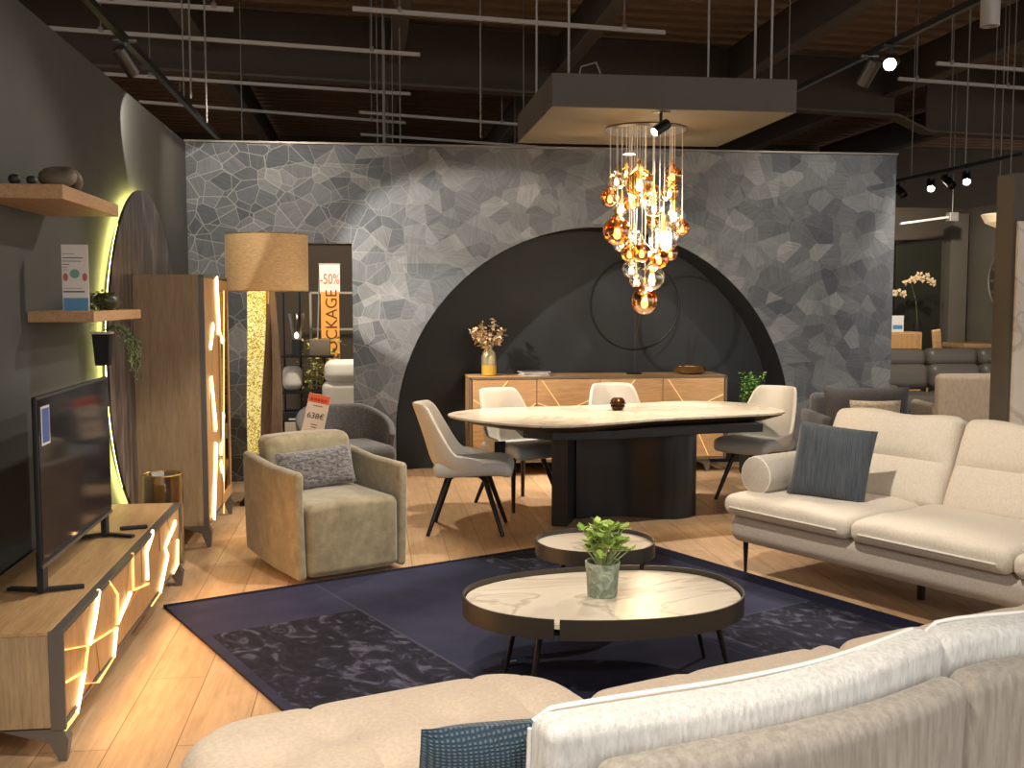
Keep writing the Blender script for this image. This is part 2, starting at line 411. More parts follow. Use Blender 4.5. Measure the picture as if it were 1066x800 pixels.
# ================================================================== THE SETTING
WX=-1.54; WY=9.4; WT=2.925; NY=9.9; WR=4.87
struct('floor',B((5,9,-.05),(40,30,.1),0),FLOORM)
# left wall
struct('wall_left',B((WX-.06,(WY+.1-3)/2,WT/2),(.12,WY+.1+3,WT),0),WALLG)
# back wall with doorway and arched niche
AC=2.05; AR=1.83; AZ=.41
poly=[(WX,0),(-.93,0),(-.93,2.08),(-.15,2.08),(-.15,0),(AC-AR,0)]
NA=48
arc=[(AC-AR*math.cos(PI*i/NA),AZ+AR*math.sin(PI*i/NA)) for i in range(NA+1)]
poly+=arc+[(AC+AR,0),(WR,0),(WR,WT),(WX,WT)]
bm=bmesh.new()
cols=[(WX,-.93,0,0),(-.93,-.15,2.08,2.08),(-.15,AC-AR,0,0)]+[(a[0],b[0],a[1],b[1]) for a,b in zip(arc,arc[1:])]+[(AC+AR,WR,0,0)]
for x0,x1,z0,z1 in cols:
    f_=addv(bm,[(x0,WY,z0),(x1,WY,z1),(x1,WY,WT),(x0,WY,WT)]); b_=addv(bm,[(x0,WY+.1,z0),(x1,WY+.1,z1),(x1,WY+.1,WT),(x0,WY+.1,WT)])
    bm.faces.new(f_); bm.faces.new(b_[::-1]); bm.faces.new((f_[0],b_[0],b_[1],f_[1])); bm.faces.new((f_[3],f_[2],b_[2],b_[3]))
for x,z0,z1 in ((WX,0,WT),(-.93,0,2.08),(-.15,0,2.08),(AC-AR,0,AZ),(AC+AR,0,AZ),(WR,0,WT)):
    bm.faces.new(addv(bm,[(x,WY,z0),(x,WY+.1,z0),(x,WY+.1,z1),(x,WY,z1)]))
bmesh.ops.remove_doubles(bm,verts=bm.verts[:],dist=1e-5)
struct('wall_back',bm,WALLP)
# niche lining and its back
bm=bmesh.new(); path=[(AC-AR,0)]+arc+[(AC+AR,0)]
o_=[]
for x,z in path:
    d=Vector((x-AC,z-AZ)); d=d.normalized() if z>AZ else Vector((1 if x>AC else -1,0))
    o_.append([bm.verts.new((x-d.x*.006,WY-.003,z-d.y*.006)),bm.verts.new((x-d.x*.006,NY,z-d.y*.006)),bm.verts.new((x+d.x*.012,NY,z+d.y*.012)),bm.verts.new((x+d.x*.012,WY+.1,z+d.y*.012))])
for a,b in zip(o_,o_[1:]):
    for k in range(3): bm.faces.new((a[k],a[k+1],b[k+1],b[k]))
struct('trim_1',bm,NSOF,smooth=True)
bm=B((AC,NY+.03,1.2),(3.8,.05,2.4),0); struct('wall_niche',bm,NICHE)
# doorway lining
bm=bmesh.new(); box(bm,(-.935,WY+.25,1.04),(.012,.3,2.08)); box(bm,(-.145,WY+.25,1.04),(.012,.3,2.08)); box(bm,(-.54,WY+.25,2.085),(.80,.3,.012)); struct('trim_2',bm,BROWNW)
# top capping of the walls
struct('trim_3',B(((WX+WR)/2,WY+.05,WT+.012),(WR-WX+.02,.13,.02),.003),GREYMET)

# building shell beyond the partitions
struct('wall_rear',B((4,23,2.7),(36,.2,5.6),0),BROWNW)
struct('wall_far',B((8.5,15.6,1.5),(7.4,.15,3.0),0),BROWNW)
XS=9.23
struct('wall_side',B((XS+.06,12.6,1.5),(.12,5.8,3.0),0),paint('taupe_paint',(.13,.115,.092)))
bm=bmesh.new(); a=atY(985,250,15.45); b=atY(1003,250,15.45)
struct('trim_4',B(((a.x+b.x)/2,15.42,1.45),(b.x-a.x,.22,2.9),.004),MATS['taupe_paint'])
a=atY(932,250,15.5); b=atY(979,250,15.5)
fr=struct('trim_5',B(((a.x+b.x)/2,15.49,a.z/2),(b.x-a.x,.08,a.z),.004),paint('dark_panel',(.025,.025,.018),.35))
# post with marble clad end at the right
pp=atY(1047,440,6.6); pq=atY(1057,180,6.6)
px0=pp.x
struct('wall_right',B((px0+.30,6.7,pq.z/2),(.60,.2,pq.z),.003),paint('post_grey',(.11,.098,.082)))
pm=atY(1063,230,6.55)
struct('trim_6',B((pm.x+.25,6.585,pm.z/2),(.5,.03,pm.z),.002),MARBLE)

# ceiling: ribbed steel deck, girders, purlins
DZ=5.0
bm=bmesh.new(); ys=[]; y=-3.0; prof=[]
while y<23:
    prof+= [(y,DZ),(y+.16,DZ),(y+.20,DZ+.07),(y+.32,DZ+.07)]; y+=.36
rot=math.radians(5)
L=[bm.verts.new((-14,yy-14*math.tan(rot),zz)) for yy,zz in prof]; R=[bm.verts.new((20,yy+20*math.tan(rot),zz)) for yy,zz in prof]
for i in range(len(L)-1): bm.faces.new((L[i],R[i],R[i+1],L[i+1]))
struct('ceiling',bm,DECKM)
def girder(name,p,q,label,h=.75):
    t_=thing(name,label,'girder',(0,0,0)); t_['kind']='structure'
    p=Vector(p); q=Vector(q)
    obj('web',beam(p+Vector((0,0,h/2)),q+Vector((0,0,h/2)),.03,h),BEAMM,t_,smooth=False)
    obj('flange',beam(p,q,.24,.03),BEAML,t_,smooth=False)
    return t_
g0=atZ(100,70,4.2); g1=atZ(930,121,4.2); dg=(g1-g0)
girder('steel_girder',g0-dg*.45,g1,'deep brown steel girder crossing under the roof deck behind the partition')
g2=atZ(1010,141,4.0); dd=(g2-g1)
g1b=g1+dg.normalized()*.55; g1b.z=4.0
g3=g1b+dg.normalized()*7
tg=girder('steel_girder',g1b,g3,'deeper haunched steel girder at the right above the far display',.95)
obj('bracket',beam(g1,g1b,.24,.03),BEAML,tg,smooth=False)
for i,(X,w) in enumerate(((-6.6,'furthest left over the side aisle'),(-4.3,'over the aisle left of the grey wall'),(-1.87,'above the lit oak highboard'),(.35,'above the taupe armchair'),(2.45,'above the hanging panel'),(4.85,'just right of the hanging panel'),(7.35,'above the right track spotlights'),(10.0,'far right over the leather sofa'))):
    tp=thing('roof_beam','brown steel roof beam running front to back, '+w,'beam'); tp['kind']='structure'
    obj('web',beam((X,-2,4.72),(X,22.8,4.72),.03,.5),BEAMM,tp,smooth=False)
    obj('flange',beam((X,-2,4.47),(X,22.8,4.47),.17,.025),BEAML,tp,smooth=False)

# light grey cable trays hung under the roof
rails=[((95,0),(243,10),'short one at the top left corner'),((45,29),(437,57),'long one crossing above the left wall'),((367,9),(692,34),'nearest one above the hanging panel'),((108,77),(427,98),'second one behind the left track'),((145,106),(422,128),'low one just over the lamp shade'),((374,117),(545,130),'short one left of the hanging panel'),((376,140),(560,153),'lowest one just above the wallpaper'),((935,82),(1066,92),'lower one at the right edge'),((975,66),(1080,74),'upper one at the right edge')]
for a,b,w in rails:
    A=atZ(*a,3.9); Bq=atZ(*b,3.9)
    tr=thing('ceiling_rail','pale metal rail hung level under the dark roof, '+w,'rail',tuple(A),0,'pale ceiling rails')
    D=Bq-A
    obj('bar',beam((0,0,0),D,.03,.034),GALV,tr,smooth=False)
    for f_ in (.14,.86):
        p=D*f_; obj('hanger',tube([p+Vector((0,0,.02)),p+Vector((0,0,1.08))],.006,6),CABLE,tr); obj('clamp',B(tuple(p+Vector((0,0,.02))),(.04,.045,.045),.005),CABLE,tr)
# the four-square cable bundle left of centre
tb=thing('cable_bundle','bundle of thin vertical cables dropping from roof left of the panel','cable',(.1,11.5,2.95))
for dx,r in ((0,.007),(.07,.018),(.16,.006),(.24,.008)): obj('cable',tube([(dx,0,0),(dx,0,2.10)],r,6),CABLE,tb)
for i,(x,y0,Y,ln) in enumerate(((197,0,7.5,1.0),(213,0,8.5,1.0),(30+470,0,9.0,1.2),(545,0,12,1.2),(1010,0,10,1.9),(1047,0,11,2.2))):
    top=atY(x,20,Y)
    w=('above the left wall beside the rails','left of the rails end','over the rails','between rails and panel','right of the lit spotlights','at the far right edge')[i]
    o=obj('hanging_cable',tube([(0,0,0),(0,0,4.95-max(2.95,top.z-ln))],.007,6),CABLE,None,(top.x,Y,max(2.95,top.z-ln)))
    tag(o,'thin steel cable hanging from the dark roof, '+w,'cable','hanging cables')

# hanging panel above the table
PX0,PX1,PY0,PY1=1.145,2.75,6.65,8.22
tp=thing('ceiling_panel','dark grey square suspended canopy panel above the dining table','panel',((PX0+PX1)/2,(PY0+PY1)/2,2.8))
w_=(PX1-PX0); d_=(PY1-PY0)
obj('panel_box',B((0,0,.105),(w_,d_,.21),.004),PANELM,tp,smooth=False)
for sx,sy in ((-.42,-.42),(.35,-.42),(-.42,.42),(.42,.42),(.42,-.42)):
    obj('hanger',tube([(sx*w_,sy*d_,.2),(sx*w_,sy*d_,1.66)],.008,6),GALV,tp)
    if (sx,sy)==(-.42,-.42):
        obj('power_cord',tube([(sx*w_+.08,sy*d_+.1,.2),(sx*w_+.1,sy*d_+.1,.30),(sx*w_+.2,sy*d_+.1,.33),(sx*w_+.25,sy*d_+.1,.21)],.006,6),GALV,tp)

# lighting tracks and their spots
def track(p,q,label,group=None):
    p=Vector(p); q=Vector(q); t_=thing('lighting_track',label,'track',tuple(p))
    obj('rail',beam((0,0,0),q-p,.035,.035),BLACKMET,t_,smooth=False)
    for f_ in (.2,.5,.8):
        c=(q-p)*f_; obj('hanger',tube([c,c+Vector((0,0,4.95-p.z))],.005,6),CABLE,t_)
    return t_
track((-1.27,2.0,2.97),(-1.27,13.5,2.97),'black lighting track running along the left grey wall')
track((3.26,3.5,3.2),(3.26,9.2,3.2),'black lighting track right of the hanging panel with bright spot')
ta=atY(935,188,12.0); tb_=atY(1066,160,10.0)
track(tb_,ta+(ta-tb_)*.1,'black lighting track over the far display at the right')
def spotlight(p,target,label,lit=True,m=BLACKMET,s=1.0,drop=.09):
    p=Vector(p); t_=thing('track_spotlight',label,'spotlight',tuple(p),0,'track spotlights')
    d=(Vector(target)-p).normalized(); mtx=d.to_track_quat('-Z','Y').to_matrix().to_4x4()
    bm=bmesh.new(); tube([(0,0,drop+.01),(0,0,0)],.011,8,bm); obj('bracket',bm,m,t_); obj('adapter',B((0,0,drop+.015),(.12,.034,.02),.004),m,t_)
    hb=lathe([(0,.075),(.030,.075),(.038,.065),(.038,-.075),(.032,-.075),(.030,-.055),(0,-.055)],24); 
    bmesh.ops.scale(hb,vec=(s,s,s),verts=hb.verts[:]); xform(hb,mtx)
    h=obj('head',hb,m,t_)
    lb=lathe([(0,-.056),(.029,-.056),(.024,-.062),(0,-.066)],20); bmesh.ops.scale(lb,vec=(s,s,s),verts=lb.verts[:]); xform(lb,mtx)
    obj('lens',lb,SPOTL if lit else G_SMOKE,h)
    return t_
WARM=(1,.80,.56)
s1=atX(131,58,-1.27); spotlight((-1.27,s1.y,2.86),(-.9,s1.y+.5,2.2),'bronze track spotlight over the shelves near the top left corner',False,GUNM,1.05)
s2=atX(928,55,3.26); spotlight((3.26,s2.y,3.08),(0.6,2.2,1.3),'glaring lit track spotlight at the top right of the panel',True,BLACKMET,1.2)
spotlight((3.26,s2.y+.30,3.08),(2.9,s2.y+1.0,2.0),'dark track spotlight just behind the glaring one',False,GUNM,1.2)
s4=atY(1031,8,5.0); spotlight(tuple(s4),(s4.x,s4.y,0),'silver track spotlight pointing straight down at the top right corner',False,GALV,1.2)
s5=atY(688,134,6.75); s5.z=2.70; spotlight(tuple(s5),(s5.x-.55,s5.y-.25,2.35),'black spotlight under the front edge of the hanging panel',True,BLACKMET,.9)
for k,(x,y,lit,w) in enumerate(((938,196,False,'leftmost on the far right track, unlit'),(974,190,True,'second on the far right track, aimed left'),(993,187,False,'third on the far right track, dark'),(1012,183,True,'brightest of those on the far right track'))):
    f_=(x-935)/131; P=ta+(tb_-ta)*f_; spotlight((P.x,P.y,P.z-.13),(P.x-(1.6 if lit else -.2),P.y-3,0.6),'small track spotlight, '+w,lit,BLACKMET,1.25)
o=obj('smoke_detector',lathe([(0,.02),(.03,.02),(.075,.0),(.06,-.012),(0,-.016)],24),PLASTW,None); oq=atY(655,161,8.05); o.location=(oq.x,8.05,2.60)
tag(o,'small white round disc fixture hanging behind the chandelier cords','detector')
bpy.data.objects.remove(o)

# ================================================================== LEFT SIDE
# floating shelves
def shelf(px_corner,X,L_,th_,zt,label):
    y0=px_corner; d=X-WX
    t_=thing('floating_shelf',label,'shelf',((X+WX)/2,y0+L_/2,zt-th_))
    obj('board',B((0,0,th_/2),(d,L_,th_),.003),SHELF,t_,smooth=False)
    return t_
shelf(4.43,-1.2,.94,.058,2.052,'upper oak floating shelf on the left wall holding knotted stone ornament')
shelf(5.05,-1.25,1.0,.05,1.542,'lower oak floating shelf carrying the leaflet and hanging plant')
# knot ornament
t_=thing('knot_ornament','brown stone ornament of two linked rounded lobes on the upper shelf','ornament',(-1.27,4.66,2.053),0)
def torus(R_,r_,m_,bm=None,seg=28,s2=10,sc=(1,1,1)):
    bm=bm or bmesh.new(); vs=[]
    for i in range(seg):
        a=2*PI*i/seg; vs.append([bm.verts.new(m_@Vector(((R_+r_*math.cos(2*PI*j/s2))*math.cos(a)*sc[0],(R_+r_*math.cos(2*PI*j/s2))*math.sin(a)*sc[1],r_*math.sin(2*PI*j/s2)*sc[2]))) for j in range(s2)])
    for i in range(seg):
        for j in range(s2):
            bm.faces.new((vs[i][j],vs[(i+1)%seg][j],vs[(i+1)%seg][(j+1)%s2],vs[i][(j+1)%s2]))
    return bm
obj('lobe',torus(.042,.034,T(0,-.04,.046)@RX(.35)@RZ(.3)),STONE,t_); obj('lobe',torus(.036,.028,T(.01,.062,.044)@RX(-.9)),STONE,t_)
for (x,r,w) in ((15,.020,'dark pebble at the near end of the upper shelf'),(33,.017,'dark pebble between the first pebble and the stone knot')):
    p=atZ(x,191,2.06)
    p=atX(x,190,-1.27)
    o=obj('pebble',rbox(r*2.2,r*2.4,r*2,r*.95,(2,2,2),3),mat('dark_pebble',(.03,.024,.02),.5),None,(atY(x,189,4.47).x,4.47,2.053+r))
    tag(o,w,'pebble','dark pebbles')
# leaflet card
p0=atY(66,323,5.12); p1=atY(91,255,5.12); w=p1.x-p0.x; h=p1.z-1.543
t_=thing('leaflet_stand','upright white printed leaflet card with blue foot on the lower shelf','sign',((p0.x+p1.x)/2,5.12,1.5435),math.radians(6))
obj('card',B((0,0,h/2),(w,.006,h),.001),mat('card_paper',(.72,.66,.6),.5),t_,smooth=False)
obj('blue_footer',B((0,-.0045,h*.10),(w*.92,.003,h*.19),0),mat('footer_blue',(.08,.24,.42),.5),t_,smooth=False)
bm=bmesh.new()
for zz,ww,hh in ((.86,.45,.008),(.80,.75,.014),(.75,.7,.01),(.70,.25,.012),(.655,.18,.008),(.62,.2,.006),(.34,.7,.006),(.29,.8,.022)):
    box(bm,(-w*.46+w*ww/2,-.0042,h*zz),(w*ww,.002,h*hh))
obj('print_lines',bm,mat('print_grey',(.09,.09,.09),.6),t_,smooth=False)
obj('green_picture',xform(lathe([(0,.001),(.021,.001),(.021,-.001),(0,-.001)],20),T(-.002,-.0045,h*.56)@RX(PI/2)),mat('print_green',(.18,.34,.26),.6),t_)
for sx in (-.36,.36):
    obj('red_picture',xform(lathe([(0,.001),(.011,.001),(.011,-.001),(0,-.001)],16),T(sx*w,-.0046,h*.51)@RX(PI/2)@Matrix.Scale(1.7,4,(0,1,0))),mat('print_red',(.5,.13,.09),.6),t_)
# round vase with string plants
vz=1.543
t_=thing('round_vase','small dark olive globe vase with leafy sprigs on the lower shelf','vase',(-1.33,5.62,vz))
obj('bowl',lathe([(0,0),(.03,0),(.052,.018),(.062,.045),(.055,.07),(.035,.085),(.025,.082),(.04,.066),(0,.06)],28),mat('olive_glaze',(.05,.045,.02),.35),t_)
def leaves(bm,pts,size,rnd,flat=.5):
    for p in pts:
        a=rnd.uniform(0,2*PI); b=rnd.uniform(-.9,.9); s=size*rnd.uniform(.7,1.3)
        m_=T(*p)@RZ(a)@RX(b)@RY(rnd.uniform(-.6,.6))
        q=[m_@Vector(v) for v in ((0,0,0),(s*.35,s*.3,s*.05),(0,s,0),(-s*.35,s*.3,s*.05))]
        q2=m_@Vector((0,s*.5,-s*.12))
        vv=addv(bm,q+[q2])
        bm.faces.new((vv[0],vv[1],vv[4])); bm.faces.new((vv[1],vv[2],vv[4])); bm.faces.new((vv[2],vv[3],vv[4])); bm.faces.new((vv[3],vv[0],vv[4]))
    return bm
rnd=random.Random(3)
obj('sprigs',leaves(bmesh.new(),[(rnd.gauss(-.02,.035),rnd.uniform(-.16,.16),rnd.uniform(.0,.09)) for _ in range(190)],.024,rnd),LEAFD,t_)
t_=thing('hanging_planter','black square wall planter under the lower shelf trailing string plant','planter',(-1.45,6.02,1.235))
obj('pot',prism([(-.055,-.055),(.055,-.055),(.055,.055),(-.055,.055)],0,.18,.004,f=lambda x,y,z:(x*(.62+z*1.2),y*(.62+z*1.2),z)),BLACK,t_,smooth=False)
obj('pot_rim',prism([(-.050,-.050),(.050,-.050),(.050,.050),(-.050,.050)],.172,.184,.002),PLASTW,t_,smooth=False)
bm=bmesh.new(); st=bmesh.new()
for k in range(20):
    a=rnd.uniform(-.5,1.1); x=.05; y=rnd.uniform(-.05,.17); z=.2; pts=[]
    L_=rnd.uniform(.12,.30)
    for s in range(26):
        u=s/25; px_=.02+.12*min(1,u*2.5)+.01*math.sin(9*u+k); py=y*min(1,u*4)*1.5+.04*math.sin(4*u+k*2)*u+u*.03; pz=.19+.05*math.sin(min(1,u*3)*PI)-u*L_
        pts.append((px_,py,pz))
    tube(pts,.0015,4,st)
    for p in pts[2:]:
        vv=bmesh.ops.create_icosphere(bm,subdivisions=1,radius=.0062*rnd.uniform(.7,1.2))['verts']
        bmesh.ops.translate(bm,vec=(p[0]+rnd.uniform(-.005,.005),p[1]+rnd.uniform(-.008,.008),p[2]),verts=vv)
obj('strands',bm,STRING,t_); obj('stems',st,LEAFD,t_)
# round backlit mirror
DC=(7.34,1.22); DR=1.09
t_=thing('round_wall_mirror','large round dark mirror with yellow glowing halo on left grey wall','mirror',(WX,DC[0],DC[1]))
def disc_x(R_,x0,x1,seg=72): return xform(lathe([(0,x0),(R_,x0),(R_,x1),(0,x1)],seg),RY(PI/2))
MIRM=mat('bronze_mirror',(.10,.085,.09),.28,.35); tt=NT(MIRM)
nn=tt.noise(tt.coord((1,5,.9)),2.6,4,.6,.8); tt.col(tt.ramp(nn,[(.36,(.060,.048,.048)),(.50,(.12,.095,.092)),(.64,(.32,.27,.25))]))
obj('disc',disc_x(DR,.05,.066),MIRM,t_)
obj('back_box',disc_x(DR-.12,.003,.05),BLACK,t_)
obj('halo_strip',xform(lathe([(DR-.11,.040),(DR-.025,.040),(DR-.025,.049),(DR-.11,.049),(DR-.11,.040)],72),RY(PI/2)),LEDY,t_)
# tv
t_=thing('television','black flat television on the tv cabinet with blue sticker','television',(-1.25,4.72,.463),0)
TW=1.10; TH=.655
def rot_tv(bm): return xform(bm,RZ(PI/2))
obj('housing',rot_tv(rbox(TW,.020,TH,.006,(4,1,4),2)),BLACK,t_,(-.0115,0,.11+TH/2))
SCR=mat('tv_screen',(.018,.018,.023),.08,spec=.35)
obj('screen',rot_tv(B((0,0,0),(TW-.02,.004,TH-.035),0)),SCR,t_,(-.002+.0012,0,.11+TH/2+.006),smooth=False)
obj('bezel',rot_tv(B((0,0,0),(TW,.006,.012),0)),GREYMET,t_,(.0,0,.112),smooth=False)
for s in (-1,1):
    bm=bmesh.new(); prism([(-.012,-.03),(.012,-.03),(.012,.03),(-.012,.03)],.004,.16,.002,bm,None); beam((-.0,0,.012),(.14,-.05*s,.006),.030,.012,bm); beam((-.0,0,.012),(-.14,-.05*s,.006),.030,.012,bm)
    obj('stand_foot',bm,BLACK,t_,(-.02,s*(TW/2-.06),0),smooth=False)
st=obj('sticker',B((0,0,0),(.002,.105,.15),0),PLASTW,t_,(.004,-TW/2+.085,.11+TH-.115),smooth=False)
obj('sticker_print',B((.0015,0,0),(.001,.088,.132),0),mat('sticker_blue',(.06,.12,.38),.4),st,smooth=False)
o=obj('remote_control',rbox(.13,.04,.014,.006,(4,2,1),2),BLACK,None,(-1.17,5.36,.4702),(0,0,.3)); tag(o,'black remote control lying behind the television foot on the cabinet','remote')

def crack(bm,X,pts,w0,w1=None,dx=.010):
    """tapered light strip on the plane x=X through photo points"""
    P=[atX(x,y,X) for x,y in pts]; n=len(P)
    L_=[];R_=[]
    for i,p in enumerate(P):
        d=(P[min(i+1,n-1)]-P[max(i-1,0)]); d.x=0; d.normalize(); q=Vector((0,-d.z,d.y))
        w=w0+(0 if w1 is None else (w1-w0)*i/(n-1))
        L_.append(p+q*w/2); R_.append(p-q*w/2)
    a=[];
    for l,r in zip(L_,R_): a.append([bm.verts.new(l),bm.verts.new(r),bm.verts.new(r+Vector((dx,0,0))),bm.verts.new(l+Vector((dx,0,0)))])
    for i in range(n-1):
        for k in range(4): bm.faces.new((a[i][k],a[i][(k+1)%4],a[i+1][(k+1)%4],a[i+1][k]))
    bm.faces.new(a[0]); bm.faces.new(a[-1][::-1])
def blade_leg(x,y,z,sx,sy,m=GREYMET):
    """folded sheet metal corner leg, z tall, tapering to the foot"""
    bm=bmesh.new()
    prism([(0,0),(-sx*.16,0),(-sx*.05,sy*.012),(0,sy*.012)],0,.01,0,bm)
    bm.free(); bm=bmesh.new()
    P=[(0,0,z),(-.20*sx,0,z),(-.045*sx,0,z-.05),(-.012*sx,0,0),(.012*sx,0,0),(.02*sx,0,z-.04)]
    for s in (0,.03*sy):
        pass
    a=addv(bm,[Vector(p) for p in P]); b=addv(bm,[Vector((p[0],p[1]+sy*(.055 if p[2]>.03 else .02),p[2])) for p in P])
    for i in range(6):
        j=(i+1)%6; bm.faces.new((a[i],a[j],b[j],b[i]))
    bm.faces.new(a[::-1]); bm.faces.new(b)
    xform(bm,T(x,y,0)); return bm
# TV cabinet
CXF=-1.08; CY0=3.72; CY1=6.03; CZ0=.115; CZT=.462
t_=thing('tv_cabinet','long low oak tv cabinet with glowing cracked geometric front on left wall','cabinet',((CXF+WX)/2,(CY0+CY1)/2,0))
ox,oy=(CXF+WX)/2,(CY0+CY1)/2
def loc(bm,o=(ox,oy,0)): return xform(bm,T(-o[0],-o[1],-o[2]))
wd=CXF-WX-.04
obj('body',loc(B((CXF-.02-wd/2,oy,(CZ0+CZT)/2-.006),(wd-.006,CY1-CY0-.006,CZT-CZ0-.02),.002)),OAKY,t_,smooth=False)
obj('top',loc(B((CXF-.02-wd/2,oy,CZT-.008),(wd,CY1-CY0,.016),.002)),OAKX,t_,smooth=False)
bm=bmesh.new()
for c,s in (((CXF,oy,CZT-.01),(.036,CY1-CY0+.01,.018)),((CXF,oy,CZ0+.006),(.030,CY1-CY0+.01,.006)),((CXF,CY0,(CZ0+CZT)/2),(.05,.014,CZT-CZ0)),((CXF,CY1,(CZ0+CZT)/2),(.05,.014,CZT-CZ0))): box(bm,c,s,.001)
obj('front_frame',loc(bm),GREYMET,t_,smooth=False)
XF=CXF+.004
# faceted door fronts
def facets(X,y0,y1,z0,z1,cells,rnd,relief=.012):
    bm=bmesh.new()
    ny,nz=cells; g={}
    for i in range(ny+1):
        for j in range(nz+1):
            yy=y0+(y1-y0)*i/ny; zz=z0+(z1-z0)*j/nz
            if 0<i<ny: yy+=rnd.uniform(-.3,.3)*(y1-y0)/ny
            if 0<j<nz: zz+=rnd.uniform(-.3,.3)*(z1-z0)/nz
            g[i,j]=(yy,zz)
    for i in range(ny):
        for j in range(nz):
            q=[g[i,j],g[i+1,j],g[i+1,j+1],g[i,j+1]]; x=[X+rnd.uniform(.0,relief) for _ in range(4)]
            v=addv(bm,[(x[k],q[k][0],q[k][1]) for k in range(4)]+[(X-.018,q[k][0],q[k][1]) for k in range(4)])
            if rnd.random()<.5: bm.faces.new((v[0],v[1],v[2])); bm.faces.new((v[0],v[2],v[3]))
            else: bm.faces.new((v[0],v[1],v[3])); bm.faces.new((v[1],v[2],v[3]))
            for k in range(4):
                l=(k+1)%4; bm.faces.new((v[k],v[4+k],v[4+l],v[l]))
            bm.faces.new((v[4],v[7],v[6],v[5]))
    return bm
rnd=random.Random(11)
nd=3; dl=(CY1-CY0-.03)/nd
strips=[
 ([(101.5,615),(98,642),(92.4,671)],.020,.008,1),([(92.4,672),(65.4,677)],.004,.003,0),
 ([(135,617),(121,650)],.010,.006,1),([(120,653.6),(90,672.5)],.004,.003,0),([(120,653.6),(117,684.5)],.014,.010,1),([(116.5,685),(100.5,711)],.004,.004,0),
 ([(86.4,699.5),(78.6,743)],.014,.006,1),([(78.6,743),(65.4,761)],.005,.005,0),([(65.4,711.5),(86.4,699.5)],.004,.006,0),
 ([(158,554),(151.5,575),(152.5,604)],.024,.012,1),([(153,608),(138,615)],.008,.004,0),([(136.5,576),(137.5,615)],.003,.003,0),
 ([(181.5,544),(171,570)],.026,.010,1),([(171,571),(173.4,579)],.010,.016,1),([(173.4,579),(165.6,617)],.018,.014,1),([(165.6,617),(156,631)],.006,.006,0),
 ([(183.8,562),(183.8,588),(179,597.5)],.008,.006,1),([(111,605),(121,619),(121,650)],.003,.003,0),([(87,712),(100.5,711)],.002,.002,0),([(90,673),(86.8,699)],.002,.002,0)]
zA,zB=CZ0+.014,CZT-.022
for k in range(nd):
    a=CY0+.012+k*dl+.002; b=a+dl-.006
    d=obj('door',loc(facets(XF,a,b,zA,zB,(3,2),rnd,.009)),OAKF,t_,smooth=False)
    for pts,w0,w1,hot in strips:
        ym=sum(atX(x,y,XF+.006).y for x,y in pts)/len(pts)
        if a-.01<=ym<b+.01:
            bm=bmesh.new(); crack(bm,XF+.004,pts,w0,w1,.011)
            obj('light_crack' if hot else 'light_seam',loc(bm),LED if hot else LEDT,d,smooth=False)
for (x,y,sx,sy) in ((CXF+.01,CY0+.0,1,1),(CXF+.01,CY1-.05,1,1),(WX+.06,CY0+.0,-1,1),(WX+.06,CY1-.05,-1,1)):
    obj('leg',loc(blade_leg(x,y,CZ0,sx,sy)),GREYMET,t_,smooth=False)
# glass cylinder lantern
q=atZ(171,600,0)
lx,ly=-1.23,6.42
t_=thing('glass_lantern','smoked bronze glass cylinder vase on floor between the oak cabinets','vase',(lx,ly,0))
obj('cylinder',lathe([(0,.004),(.11,.004),(.115,.02),(.115,.56),(.108,.565),(.106,.56),(.106,.02),(0,.014)],32),glass('lantern_glass',(.74,.66,.48),.22),t_)
obj('rim',torus(.111,.004,T(0,0,.563)),BRASS,t_)
obj('glass_orb',lathe([(0,.32),(.03,.325),(.07,.37),(.08,.42),(.06,.47),(.02,.51),(.015,.535),(0,.535)],24),glass('orb_glass',(.7,.68,.6),.3),t_)
obj('orb_stand',lathe([(0,.02),(.06,.02),(.06,.03),(.012,.035),(.01,.32),(0,.32)],20),BLACKMET,t_)
# highboard
HY0=6.91; HY1=8.02; HX=-1.045; HZ0=.14; HZ1=1.752
t_=thing('highboard','tall oak highboard with glowing cracks and glass door beside the floor lamp','cabinet',((HX+WX)/2,(HY0+HY1)/2,0)); hx,hy=(HX+WX)/2,(HY0+HY1)/2
lo=lambda bm: loc(bm,(hx,hy,0))
wd=HX-WX-.06
bm=bmesh.new()
cx=WX+.03+wd/2
GD=7.53
box(bm,(cx,HY0+.01,(HZ0+HZ1)/2),(wd,.02,HZ1-HZ0),.001); box(bm,(cx,HY1-.01,(HZ0+HZ1)/2),(wd,.02,HZ1-HZ0),.001)
box(bm,(cx,hy,HZ1-.01),(wd,HY1-HY0-.042,.02),.001); box(bm,(cx,hy,HZ0+.01),(wd,HY1-HY0-.042,.02),.001); box(bm,(cx-.0,GD,(HZ0+HZ1)/2),(wd,.02,HZ1-HZ0-.042),.001); box(bm,(WX+.036,hy,(HZ0+HZ1)/2),(.01,HY1-HY0-.042,HZ1-HZ0-.042),.001)
obj('carcass',lo(bm),OAKY,t_,smooth=False)
obj('back_edge',lo(B((WX+.018,hy,(HZ0+HZ1)/2),(.022,HY1-HY0+.0,HZ1-HZ0),.001)),BLACK,t_,smooth=False)
bm=bmesh.new(); fx=HX-.013
for c,s in (((fx,hy,HZ1-.008),(.035,HY1-HY0,.016)),((fx,hy,HZ0+.008),(.035,HY1-HY0,.016)),((fx,HY0+.006,(HZ0+HZ1)/2),(.035,.012,HZ1-HZ0)),((fx,HY1-.006,(HZ0+HZ1)/2),(.035,.012,HZ1-HZ0))): box(bm,c,s,.001)
obj('front_frame',lo(bm),GREYMET,t_,smooth=False)
d=obj('door',lo(facets(HX-.004,HY0+.014,GD-.004,HZ0+.02,HZ1-.02,(2,6),rnd,.006)),OAKF,t_,smooth=False)
XH=HX+.002
